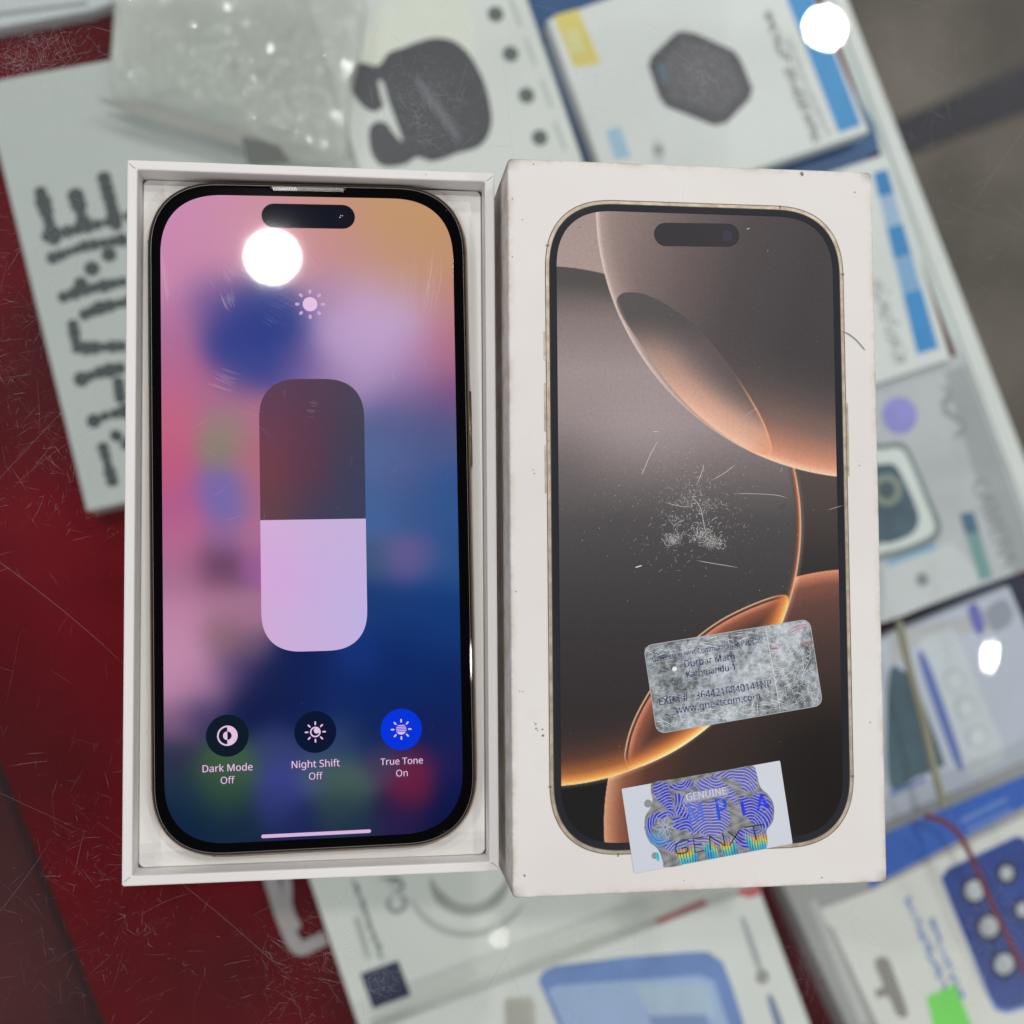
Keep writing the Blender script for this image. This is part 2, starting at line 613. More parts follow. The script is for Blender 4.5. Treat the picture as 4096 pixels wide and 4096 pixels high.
# patches rubbed bright: upper left over the dark red, upper right, lower left
for (px_, py_, n_, sp) in ((150, 230, 420, 14), (60, 1350, 260, 20), (250, 1900, 160, 16), (1700, 420, 300, 14), (2800, 300, 260, 10), (3700, 400, 120, 16), (3900, 1000, 80, 16), (1250, 3850, 320, 14), (3300, 3850, 220, 10), (300, 900, 220, 12), (500, 3700, 160, 20), (350, 3300, 120, 20), (3900, 3800, 160, 12), (2400, 3850, 120, 14), (2280, 300, 90, 6), (1700, 450, 300, 9), (2800, 320, 220, 7), (120, 220, 260, 8), (1530, 3930, 120, 5), (3950, 3700, 120, 9)):
    c_ = at(px_, py_, 0)
    for i in range(int(n_ * 1.5)):
        scratch(c_[0] + rng.normal(0, sp * .6), c_[1] + rng.normal(0, sp * .6), rng.uniform(0, math.pi), min(rng.lognormal(.9, .8), 16), rng.uniform(.012, .032), rng.uniform(.1, .9), rng.normal(0, .15))
for i in range(6000):
    x = CEN[0] + rng.uniform(-150, 150); y = CEN[1] + rng.uniform(-150, 150)
    rb_.dot(x, y, rng.uniform(.02, .055), 0.02, rng.uniform(.08, .5))
SCR = veil_mat('scratch_white', (.58, .60, .62), .5, .72)
s_ = rb_.build('scratches', SCR, glass)
tag(s_, kind='stuff')


# =================================================================== THINGS ON THE SHELF (seen through the glass)
def carton(name, quad_px, ztop, thick, c, label, cat='carton', group=None, bevel=.6, var=.04, rough=.4):
    P = px_poly(quad_px, ztop)
    if thick is None: thick = ztop - ZS - .05
    cen = P.mean(0)
    root = empty(name, (cen[0], cen[1], ztop - thick))
    tag(root, label, cat, group)
    body = prism('carton_body', P, ztop - thick, ztop, paper(c, K_LOW, rough, var, 25), root, bevel)
    return root


def patch(root, name, pts, z, c, lift=0.0, rough=.4, smooth=False, th=.06, **kw):
    P = px_poly(pts, z)
    if smooth: P = smooth_closed(P, 5)
    return flat(name, P, z + lift, paper(c, K_LOW, rough, **kw), root, th)


def disc_px(x, y, r, z, ry=None):
    c = at(x, y, z)
    k = np.linalg.norm(at(x + r, y, z)[:2] - c[:2])
    return circle(c[0], c[1], k, 28)


def blob_line(R, pts, z, step, r, jit=.25, a=1.0):
    """a row of dabs, as blurred dotted lettering"""
    P = px_poly(pts, z)
    for i in range(len(P) - 1):
        L = np.linalg.norm(P[i + 1] - P[i])
        k = max(1, int(round(L / step)))
        for j in range(k + (i == len(P) - 2)):
            q = P[i] + (P[i + 1] - P[i]) * j / k
            b = len(R[0])
            n = 14
            rr = r * random.uniform(1 - jit, 1 + jit)
            for t in range(n):
                R[0].append((q[0] + rr * math.cos(2 * math.pi * t / n), q[1] + rr * math.sin(2 * math.pi * t / n), z + .08 + len(R[1]) * 1e-4))
            R[1].append(tuple(range(b, b + n)))


def crop1(*p): return [(x * .707, y * .707) for x, y in p]
def crop2(*p): return [(1300 + x * .707, y * .707) for x, y in p]
def crop3(*p): return [(2400 + x * .8778, y * .8778) for x, y in p]
def crop4(*p): return [(3400 + x * .7247, 1200 + y * .7247) for x, y in p]
def crop5(*p): return [(3200 + x * .826, 2500 + y * .826) for x, y in p]
def crop7(*p): return [(900 + x * .673, 3400 + y * .673) for x, y in p]
def crop8(*p): return [(2000 + x * .7247, 3400 + y * .7247) for x, y in p]

# --- white carton with big dotted lettering
z = -166
q = [(-74, 331), (898, 154), (1310, 1830), (347, 2045)]
c1 = carton('product_carton', q, z, None, (166, 175, 170), 'white carton with big dotted black lettering, left of the phone box', group='cartons on the shelf', var=.02)
R = ([], [])
k = 2.25
for pts in ([(163, 771), (205, 920), (215, 955)], [(304, 785), (335, 890)], [(417, 714), (465, 900)], [(190, 945), (470, 880), (560, 850)],
            [(212, 1032), (340, 985), (488, 960)], [(430, 1015)], [(368, 1075)], [(255, 1188), (340, 1160), (490, 1128)], [(318, 1131)],
            [(340, 1258), (400, 1232), (520, 1205)], [(292, 1300), (308, 1395), (485, 1385)], [(326, 1517), (400, 1490), (478, 1474)], [(474, 1530), (482, 1590)],
            [(376, 1684), (420, 1665), (500, 1645)], [(463, 1742)], [(413, 1792), (449, 1923)], [(500, 1780), (560, 1750)]):
    if len(pts) == 1: pts = pts + [(pts[0][0] + 6, pts[0][1] + 4)]
    blob_line(R, pts, z, 3.5, 2.6 if pts[0][1] < 920 and pts[0][0] != 190 else 2.35)
mesh_obj('carton_lettering', R[0], R[1], paper((62, 70, 70), K_LOW, .5), c1)

# --- plain pale carton under the plastic bag
z = -171
cu = carton('plain_carton', [(470, -160), (1345, -160), (1440, 760), (900, 720), (620, 300), (440, 262)], z, None, (172, 179, 170), 'plain pale carton lying under the crumpled plastic bag', group='cartons on the shelf', var=.05)
patch(cu, 'printed_panel', [(640, -60), (900, -80), (1010, 200), (760, 240)], z, (160, 168, 160), var=.08)

# --- clear crumpled plastic bag over it
z = -160
outl = smooth_closed(px_poly([(480, -90), (980, -110), (1420, -90), (1450, 150), (1400, 420), (1375, 640), (1130, 640), (930, 540), (640, 440), (470, 400), (440, 230), (470, 60)], z), 14)
cen = outl.mean(0)
Vb = [(cen[0], cen[1], z + 8)]
Fb = []
nr = 60
n_ = len(outl)
for rI in range(1, nr + 1):
    f = rI / nr
    for i, p in enumerate(outl):
        q_ = cen + (p - cen) * f
        v3 = Vector((q_[0] * .055, q_[1] * .055, 1.7)); v4 = Vector((q_[0] * .16, q_[1] * .16, 5.1))
        hgt = 2.2 * (1 - f ** 4) + 2.2 * (.45 - abs(mnoise.noise(v3))) * (1 - f ** 8) + .9 * (.4 - abs(mnoise.noise(v4))) * (1 - f ** 8)
        Vb.append((q_[0], q_[1], z + hgt - (1.0 if rI == nr else 0)))
for i in range(n_): Fb.append((0, 1 + i, 1 + (i + 1) % n_))
for rI in range(nr - 1):
    for i in range(n_):
        a_, b_ = 1 + rI * n_, 1 + (rI + 1) * n_
        Fb.append((a_ + i, b_ + i, b_ + (i + 1) % n_, a_ + (i + 1) % n_))
m, nt, b = new_mat('crumpled_plastic')
bump(nt, b, 110, .7, .0014)
b.inputs['Base Color'].default_value = (*srf((176, 184, 173), K_LOW), 1)
b.inputs['Roughness'].default_value = .24
b.inputs['Coat Weight'].default_value = .4
b.inputs['Alpha'].default_value = .5
bag = mesh_obj('plastic_bag', Vb, Fb, m, None, True, origin=(cen[0], cen[1], z - 8))
tag(bag, 'crumpled translucent plastic bag lying beside the earbuds carton', 'plastic bag')
stt = mesh_obj('bag_shadow_strip', *(lambda r_: (r_.V, r_.F))((lambda r_: (r_.add(smooth_open(px_poly([(395, 400), (560, 445), (760, 500), (1000, 570), (1180, 640)], z + 2), 5), 5.0, z + 3.0, 1), r_)[1])(Ribbons())), paper((140, 143, 136), K_LOW, .5), bag)  # shadow line beneath the bag, painted as a grey strip
patch(bag, 'bag_dark_patch', crop1((1370, 780), (1480, 800), (1580, 830), (1640, 930), (1400, 930)), z + 3, (88, 92, 88), 1.0)  # darker grey patch at the lower corner of the bag

# --- pale clear tray, top left corner
tr_ = carton('clear_case_tray', [(-120, -140), (540, -140), (505, -5), (365, 45), (0, 112), (-120, 130)], -178, None, (176, 184, 184), 'pale clear plastic tray in the upper left corner', 'tray', None, 1.5)
patch(tr_, 'tray_ridge', [(-100, 62), (350, 5), (352, 20), (-100, 78)], -178, (120, 126, 128))

# --- earbuds carton
z = -168
eb_ = carton('earbuds_carton', [(1180, -170), (2052, -170), (2372, 760), (1500, 900)], z, None, (196, 203, 196), 'white carton printed with a large black earbuds case', group='cartons on the shelf')
patch(eb_, 'carton_panel', crop2((180, 340), (290, 50), (560, -80), (800, -80), (860, 250), (800, 420), (300, 420)), z, (205, 208, 194), var=.02)
sil = crop2((360, 300), (450, 268), (520, 240), (620, 215), (720, 230), (800, 290), (860, 380), (905, 480), (935, 600), (942, 700), (910, 790), (850, 840), (740, 870), (680, 895), (600, 912), (520, 890), (450, 930), (330, 940), (270, 880), (250, 800), (255, 720), (300, 688), (350, 700), (385, 750), (440, 800), (400, 680), (360, 570), (330, 470), (300, 460), (320, 560), (330, 600), (280, 632), (220, 605), (160, 530), (138, 465), (150, 390), (200, 355), (300, 372))
patch(eb_, 'earbuds_picture', sil, z, (70, 72, 76), .08, smooth=True, var=.08)
patch(eb_, 'earbuds_picture_highlight', crop2((520, 480), (560, 470), (760, 760), (720, 770)), z, (98, 100, 106), .2, smooth=True)
for x, y in ((1982, 57), (2042, 216), (2106, 382), (2159, 551)):
    flat('printed_icon', disc_px(x, y, 32, z), z, paper((92, 102, 98), K_LOW), eb_)
    patch(eb_, 'printed_caption', [(x + 52, y - 62), (x + 66, y - 66), (x + 108, y + 46), (x + 94, y + 52)], z, (168, 176, 170))

# --- navy carton below the charger carton
z = -176
nv = carton('navy_carton', [(2060, -120), (3000, -380), (3500, 500), (3520, 600), (3440, 660), (3200, 740), (2420, 900), (2355, 760)], z, None, (44, 78, 118), 'navy blue carton showing around the charger carton', group='cartons on the shelf', rough=.35, var=.15)
patch(nv, 'carton_gloss', [(2160, 180), (2200, 170), (2420, 660), (2370, 660)], z, (74, 112, 140), var=.2)

# --- charger carton
z = -165
ch = carton('charger_carton', [(2190, 78), (3160, -260), (3478, 525), (2470, 860)], z, 10.9, (204, 213, 211), 'white carton printed with a hexagonal black charger', group='cartons on the shelf')
hexp = crop3((345, 150), (375, 142), (435, 152), (610, 232), (640, 272), (695, 405), (680, 455), (575, 560), (520, 572), (300, 485), (268, 440), (220, 300), (232, 258))
patch(ch, 'charger_picture', hexp, z, (80, 80, 84), .08, smooth=False, var=.1)
patch(ch, 'charger_picture_face', crop3((380, 175), (580, 250), (650, 410), (560, 520), (330, 460), (270, 310)), z, (92, 92, 96), .16)
patch(ch, 'charger_picture_pins', crop3((258, 300), (290, 290), (312, 370), (285, 385)), z, (88, 112, 122), .24)
patch(ch, 'yellow_label', crop2((1290, 90), (1430, 50), (1560, 360), (1410, 380)), z, (218, 190, 106))
patch(ch, 'yellow_label_panel', crop2((1350, 180), (1430, 160), (1480, 290), (1400, 310)), z, (216, 200, 140), .1)
patch(ch, 'light_blue_label', crop2((1590, 740), (1670, 715), (1730, 890), (1640, 905)), z, (150, 185, 212))
patch(ch, 'blue_band', crop3((830, -60), (955, -60), (1190, 570), (1088, 605)), z, (66, 138, 190))
R = ([], [])
random.seed(3)
for t in np.linspace(0, 1, 26):
    if random.random() < .12: continue
    x, y = np.array((760, 60)) * (1 - t) + np.array((985, 640)) * t
    for s_i in range(3):
        pts = crop3((x + random.uniform(-20, 20), y + random.uniform(-10, 10)), (x + random.uniform(-20, 22), y + random.uniform(-10, 10)))
        blob_line(R, pts, z, 1.2, .55)
mesh_obj('carton_lettering', R[0], R[1], paper((122, 128, 128), K_LOW), ch)
R = ([], [])
for t in np.linspace(0, 1, 34):
    x, y = np.array((850, 180)) * (1 - t) + np.array((1035, 610)) * t
    pts = crop3((x + random.uniform(-16, 0), y), (x + random.uniform(2, 22), y - 4))
    blob_line(R, pts, z, .8, .4)
mesh_obj('carton_small_print', R[0], R[1], paper((160, 166, 164), K_LOW), ch)
flat('printed_mark', smooth_closed(px_poly(crop3((235, 640), (285, 640), (290, 740), (245, 740)), z), 4), z, paper((188, 194, 192), K_LOW), ch)
flat('printed_mark', disc_px(2634, 600, 22, z), z + .08, paper((150, 156, 154), K_LOW), ch)

# --- second blue and white carton
z = -172
c4 = carton('cable_carton', [(2780, 870), (3552, 612), (3806, 1436), (3020, 1700)], z, None, (200, 208, 204), 'white carton with a broken blue stripe, right of the lid', group='cartons on the shelf')
bl = ((3492, 692), (3548, 676), (3755, 1395), (3670, 1420))
def lerp4(t0, t1):
    a0, b0, b1, a1 = [np.array(v, float) for v in bl]
    return [tuple(a0 + (a1 - a0) * t0), tuple(b0 + (b1 - b0) * t0), tuple(b0 + (b1 - b0) * t1), tuple(a0 + (a1 - a0) * t1)]
for t0, t1, cc in ((0, .14, (52, 122, 178)), (.14, .3, (148, 176, 198)), (.3, .48, (58, 130, 184)), (.48, .66, (120, 160, 192)), (.66, 1, (66, 136, 190))):
    patch(c4, 'stripe_panel', lerp4(t0, t1 - .004), z, cc)
R = ([], [])
for t in np.linspace(0, 1, 24):
    x, y = np.array((3520, 1130)) * (1 - t) + np.array((3600, 1445)) * t
    blob_line(R, [(x + random.uniform(-35, 30), y + random.uniform(-10, 10)), (x + random.uniform(-30, 35), y + random.uniform(-10, 10))], z, 1.2, .6)
mesh_obj('carton_lettering', R[0], R[1], paper((140, 146, 142), K_LOW), c4)

# --- grey camera cover carton
z = -176
c5 = carton('grey_case_carton', [(2970, 1715), (3850, 1412), (4175, 2255), (3300, 2575)], z, None, (172, 179, 179), 'grey carton with a round violet seal and a printed camera bump', group='cartons on the shelf', var=.1)
patch(c5, 'carton_panel', crop4((520, 400), (635, 360), (960, 1230), (1010, 1480), (900, 1510), (700, 1000)), z, (150, 157, 156), var=.06)
patch(c5, 'carton_window', crop4((180, 1460), (560, 1340), (760, 1540), (300, 1740), (180, 1780)), z, (188, 196, 194), var=.03)
flat('violet_seal', disc_px(3598, 1662, 70, z), z + .1, paper((140, 142, 218), K_LOW, .4, .12, 90), c5)
sq_o = smooth_closed(px_poly(crop4((60, 860), (200, 795), (300, 795), (360, 900), (440, 1090), (500, 1240), (470, 1330), (330, 1395), (180, 1430), (60, 1440)), z), 5)
sq_m = smooth_closed(px_poly(crop4((60, 890), (200, 825), (285, 825), (335, 910), (410, 1090), (465, 1240), (440, 1300), (310, 1360), (180, 1395), (60, 1400)), z), 5)
sq_i = smooth_closed(px_poly(crop4((60, 960), (190, 905), (250, 915), (300, 1000), (345, 1100), (378, 1210), (340, 1290), (240, 1335), (180, 1340), (60, 1330)), z), 5)
flat('camera_bump_outline', sq_o, z + .08, paper((112, 126, 124), K_LOW), c5)
flat('camera_bump_border', sq_m, z + .16, paper((196, 206, 200), K_LOW), c5)
flat('camera_bump_picture', sq_i, z + .24, paper((78, 96, 106), K_LOW, .4, .2, 90), c5)
flat('printed_lens', disc_px(3545, 1960, 60, z), z + .32, paper((128, 140, 128), K_LOW), c5)
flat('printed_lens', disc_px(3545, 1960, 36, z), z + .4, paper((78, 90, 92), K_LOW), c5)
patch(c5, 'camera_bump_underline', crop4((200, 1440), (470, 1345), (480, 1372), (200, 1470)), z, (120, 162, 186), .1)
patch(c5, 'teal_bar', crop4((605, 1180), (680, 1170), (785, 1530), (715, 1550)), z, (112, 150, 148), .08)
patch(c5, 'teal_bar_end', crop4((605, 1180), (680, 1170), (712, 1280), (636, 1290)), z, (78, 110, 128), .16)
flat('printed_dot', disc_px(3688, 2318, 26, z), z + .08, paper((128, 134, 134), K_LOW), c5)
text_obj('carton_lettering', 'CAMERA', at(*crop4((668, 1010))[0], z), at(*crop4((850, 1480))[0], z), z + .1, paper((132, 138, 138), K_LOW), c5, 1.1, .02)
R = ([], [])
for t in np.linspace(0, 1, 16):
    x, y = np.array((500, 480)) * (1 - t) + np.array((610, 740)) * t
    blob_line(R, crop4((x + 40 * math.sin(t * 9), y), (x + 40 * math.sin(t * 9 + 1.6) + 10, y + 14)), z, 1.0, .75)
mesh_obj('carton_script', R[0], R[1], paper((140, 146, 146), K_LOW), c5)

# --- dark case in the gap below it
z = -180
dk = carton('dark_case', [(3300, 2640), (4075, 2270), (4260, 2560), (3380, 2760)], z, None, (52, 56, 70), 'thin dark case in the gap between two right hand packs', 'phone case', None, rough=.3, var=.2)

# --- blister pack with a clear lens protector and blue band
z = -172
c6 = carton('blister_pack', [(3200, 2690), (4040, 2345), (4330, 3020), (3430, 3400)], z, None, (176, 186, 196), 'pale blue blister pack with clear lens rings and a dark rounded window', 'blister pack', 'packs on the shelf', 1.2, rough=.18)
patch(c6, 'pack_header', crop5((430, 40), (860, -60), (1000, -110), (1010, 0), (560, 90), (430, 230)), z, (172, 178, 176), var=.05)
patch(c6, 'dark_window', crop5((430, 240), (500, 225), (545, 260), (690, 640), (670, 690), (560, 740), (430, 770)), z, (72, 94, 102), .08, smooth=True, var=.15)
patch(c6, 'blue_stripe', crop5((578, 180), (622, 182), (780, 640), (745, 655)), z, (92, 112, 168), .1, smooth=True)
patch(c6, 'clear_insert', crop5((575, 90), (600, 60), (720, 15), (760, 40), (990, 600), (980, 660), (830, 740), (800, 700)), z, (186, 196, 198), .05, var=.04)
for x, y in ((745, 265), (800, 400), (858, 540)):
    cx_, cy_ = crop5((x, y))[0]
    flat('printed_ring', disc_px(cx_, cy_, 44, z), z + .16, paper((168, 180, 182), K_LOW), c6)
    flat('printed_ring_centre', disc_px(cx_ + 3, cy_ + 3, 33, z), z + .24, paper((192, 202, 202), K_LOW), c6)
patch(c6, 'violet_mark', crop4((650, 1700), (700, 1680), (740, 1790), (720, 1850), (680, 1810)), z, (104, 108, 172), .1, smooth=True)
patch(c6, 'photo_mark', crop4((745, 1720), (850, 1650), (900, 1760), (800, 1830)), z, (142, 150, 160), .1, smooth=True)
patch(c6, 'blue_underline', crop5((435, 810), (600, 738), (610, 752), (435, 832)), z, (96, 120, 170), .1)
# --- blister with the blue phone case
z = -160
c7 = carton('case_blister_pack', [(3120, 3520), (4260, 3020), (4760, 4060), (3580, 4520)], z, None, (150, 153, 149), 'clear blister pack holding a navy phone case with white lens holes', 'blister pack', 'packs on the shelf', 1.2, rough=.2)
patch(c7, 'card_insert', crop5((60, 1390), (350, 1285), (1200, 870), (1700, 2100), (500, 2200), (160, 1470)), z, (200, 205, 196), .05, var=.03)
patch(c7, 'blue_header', [(3440, 3376), (4230, 3045), (4290, 3130), (4096, 3227), (3563, 3504), (3480, 3552)], z, (50, 92, 172), .1, var=.1)
patch(c7, 'header_lettering', crop5((770, 940), (1000, 830), (1006, 850), (780, 965)), z, (98, 128, 188), .2)
patch(c7, 'header_lettering', crop5((800, 985), (1020, 880), (1028, 900), (812, 1008)), z, (98, 128, 188), .2)
patch(c7, 'sleeve_seam', crop5((40, 1340), (80, 1330), (340, 1932), (290, 1940)), z, (174, 176, 172), .1)
case = px_poly(crop5((684, 1225), (715, 1182), (1045, 1028), (1085, 1035), (1200, 1250), (1380, 1760), (1000, 1862), (955, 1850), (920, 1800)), z)
patch(c7, 'phone_case_rim', crop5((680, 1225), (712, 1178), (1045, 1020), (1090, 1030), (1215, 1250), (1400, 1770), (1000, 1880), (945, 1866), (910, 1800)), z, (104, 132, 186), .12)
flat('navy_phone_case', case, z + .25, paper((44, 66, 132), K_LOW, .3, .2, 60), c7)
for x, y, r_ in ((842, 1285, 48), (912, 1460, 48), (986, 1640, 48), (998, 1200, 34), (1078, 1376, 34), (1150, 1550, 34)):
    cx_, cy_ = crop5((x, y))[0]
    flat('lens_rim', disc_px(cx_, cy_, r_ * .826 + 18, z), z + .35, paper((54, 62, 92), K_LOW), c7)
    flat('lens_hole', disc_px(cx_, cy_, r_ * .826 - 2, z), z + .45, paper((176, 182, 182), K_LOW), c7)
R = ([], [])
random.seed(5)
for (x0, y0, x1, y1, w_) in ((520, 1320, 700, 1760, 14), (632, 1420, 780, 1800, 14)):
    for t in np.linspace(0, 1, 30):
        if random.random() < .14: continue
        x, y = x0 + (x1 - x0) * t, y0 + (y1 - y0) * t
        blob_line(R, crop5((x + random.uniform(-w_, w_), y), (x + random.uniform(-w_, w_), y + 4)), z, .8, .62)
o_ = mesh_obj('card_lettering', [(a_, b_, c_ + .1) for a_, b_, c_ in R[0]], R[1], paper((112, 134, 182), K_LOW), c7)
patch(c7, 'hanging_hook', crop5((360, 1630), (420, 1610), (460, 1700), (520, 1870), (505, 1900), (470, 1890), (425, 1800), (375, 1805), (365, 1765), (400, 1745)), z, (132, 132, 124), .12, smooth=True)
patch(c7, 'green_sticker', crop5((612, 1800), (750, 1738), (850, 1990), (660, 2010)), z, (112, 206, 92), .3)

# --- carton with the blue case picture, bottom centre
z = -164
c8 = carton('blue_case_carton', [(1480, 4130), (3036, 3552), (3460, 4680), (1900, 5150)], z, None, (212, 211, 200), 'cream carton with a pale blue phone case picture at the bottom', group='cartons on the shelf', var=.03)
patch(c8, 'case_picture_rim', crop8((212, 720), (240, 670), (300, 640), (700, 590), (1060, 562), (1150, 562), (1230, 620), (1290, 780), (1420, 1200), (420, 1200), (300, 920)), z, (106, 134, 182), .05, var=.12)
patch(c8, 'case_picture_back', crop8((260, 770), (330, 745), (1100, 690), (1180, 720), (1260, 960), (1340, 1200), (450, 1200)), z, (150, 172, 206), .14, var=.05)
patch(c8, 'case_picture_panel', crop8((730, 745), (1100, 725), (1150, 760), (1205, 920), (1120, 912), (850, 930), (800, 860)), z, (160, 182, 198), .22, smooth=False)
patch(c8, 'case_picture_line', crop8((820, 915), (1130, 905), (1170, 1000), (850, 1000)), z, (120, 142, 178), .3)
patch(c8, 'red_bar', crop8((850, 385), (1125, 268), (1148, 300), (878, 412)), z, (146, 96, 96), .02)
patch(c8, 'red_mark', crop8((1310, 228), (1425, 190), (1435, 240), (1370, 262)), z, (176, 96, 100), .1, smooth=True)
patch(c8, 'grey_bar', crop8((1332, 400), (1358, 390), (1445, 640), (1415, 650)), z, (156, 160, 160), .08, smooth=True)
flat('hanging_hole', disc_px(*crop8((1448, 700))[0], 25, z), z + .1, paper((112, 114, 108), K_LOW), c8)
flat('hanging_hole_rim', disc_px(*crop8((1448, 700))[0], 12, z), z + .2, paper((172, 172, 162), K_LOW), c8)
patch(c8, 'blue_bar', crop8((1478, 830), (1510, 820), (1600, 1080), (1560, 1080)), z, (110, 124, 150), .08, smooth=True)
patch(c8, 'barcode_label', crop8((20, 840), (40, 815), (170, 808), (195, 850), (200, 960), (160, 1080), (30, 1080)), z, (172, 174, 162), .05)
for i in range(7):
    x = 45 + i * 18
    patch(c8, 'barcode_line', crop8((x, 840), (x + 7, 840), (x + 12, 1060), (x + 5, 1060)), z, (150, 154, 144), .12)

# --- pale carton with grey rings, below the phone box
z = -176
c9 = carton('ring_carton', [(1120, 3170), (2690, 2700), (2985, 3560), (2700, 4400), (1560, 4480)], z, None, (200, 208, 199), 'pale carton printed with grey rings and a navy square', group='cartons on the shelf', var=.04)
flat('navy_square', px_poly(crop7((803, 735), (1028, 655), (1104, 862), (880, 945)), z), z + .08, paper((46, 52, 74), K_LOW, .35, .2), c9)
def arc_ring(root, name, cx_, cy_, r_, w_, a0, a1, z_, c):
    c0 = at(cx_, cy_, z_)
    k_ = np.linalg.norm(at(cx_ + 1, cy_, z_)[:2] - c0[:2])
    t = np.linspace(math.radians(a0), math.radians(a1), 40)
    R_ = Ribbons(); R_.add(np.c_[c0[0] + r_ * k_ * np.cos(t), c0[1] + r_ * k_ * np.sin(t)], w_ * k_, z_ + .12, 1, True)
    return mesh_obj(name, R_.V, R_.F, paper(c, K_LOW), root)
arc_ring(c9, 'printed_ring', 1880, 3480, 158, 44, 190, 350, z, (146, 153, 146))
arc_ring(c9, 'printed_ring', 1880, 3470, 262, 26, 205, 325, z, (164, 170, 162))
R = ([], [])
for t in np.linspace(0, 1, 40):
    x, y = np.array((765, 185)) * (1 - t) + np.array((935, 640)) * t
    blob_line(R, crop7((x + random.uniform(-14, 14), y), (x + random.uniform(-14, 14), y + 4)), z, .8, random.uniform(.4, .8))
mesh_obj('carton_lettering', R[0], R[1], paper((122, 132, 128), K_LOW), c9)
R_ = Ribbons()
t = np.linspace(-.3, math.pi * 2 - 1.0, 30); q_ = at(1587, 3612, z); k_ = np.linalg.norm(at(1588, 3612, z)[:2] - q_[:2])
R_.add(np.c_[q_[0] + 34 * k_ * np.cos(t + 2.4), q_[1] + 34 * k_ * np.sin(t + 2.4)], 16 * k_, z + .12)
R_.add(smooth_open(px_poly([(1512, 3520), (1560, 3512), (1600, 3522), (1612, 3548), (1590, 3562), (1568, 3566)], z), 5), 15 * k_, z + .13)
R_.add(smooth_open(px_poly([(1548, 3536), (1575, 3530), (1596, 3530)], z), 4), 12 * k_, z + .14)
mesh_obj('printed_glyph', R_.V, R_.F, paper((126, 136, 134), K_LOW), c9)
patch(c9, 'small_print', crop7((760, 400), (800, 395), (870, 640), (835, 650)), z, (164, 171, 164), .1)

# --- clear hanging tab lying on the cloth
z = -184
tb = Ribbons()
tb.add(smooth_open(px_poly(crop7((240, 60), (300, 260), (345, 400), (405, 540), (450, 585), (520, 560), (600, 520)), z), 6), 5.4, z, 1, False)
tb.add(smooth_open(px_poly(crop7((350, 60), (370, 220), (375, 340), (430, 470)), z), 6), 3.6, z + .3, 1, False)
tab = mesh_obj('hanging_tab', [(a_, b_, c_) for a_, b_, c_ in tb.V], tb.F, paper((150, 146, 146), K_LOW, .3), None)
tag(tab, 'translucent grey plastic hanging tab on the red cloth', 'hang tab')

# --- elastic band across the packs
z = -140
P = smooth_open(px_poly(crop5((478, -20), (540, 250), (600, 480), (650, 700), (695, 880)), z), 8)
P2 = smooth_open(px_poly(crop5((610, 925), (700, 955), (780, 1030), (850, 1170), (915, 1320), (1000, 1500), (1110, 1720)), z), 8)
def tube(P, r, z, n=8):
    T = np.gradient(P, axis=0); T /= np.linalg.norm(T, axis=1, keepdims=True)
    N = np.c_[-T[:, 1], T[:, 0]]
    rings = []
    for p, nn in zip(P, N):
        a = np.linspace(0, 2 * math.pi, n, endpoint=False)
        rings.append(np.c_[p[0] + nn[0] * r * np.cos(a), p[1] + nn[1] * r * np.cos(a), z + r * np.sin(a)])
    return loft(rings, True, True)
v_, f_ = tube(P, 1.5, z)
rbd = mesh_obj('olive_rubber_band', v_, f_, paper((140, 140, 118), K_LOW, .5), None, True)
tag(rbd, 'olive rubber band stretched over the pale blue blister pack', 'rubber band')
v_, f_ = tube(P2, 1.15, z)
rbd = mesh_obj('maroon_rubber_band', v_, f_, paper((112, 52, 68), K_LOW, .5), None, True)
tag(rbd, 'maroon rubber band crossing the navy phone case', 'rubber band')


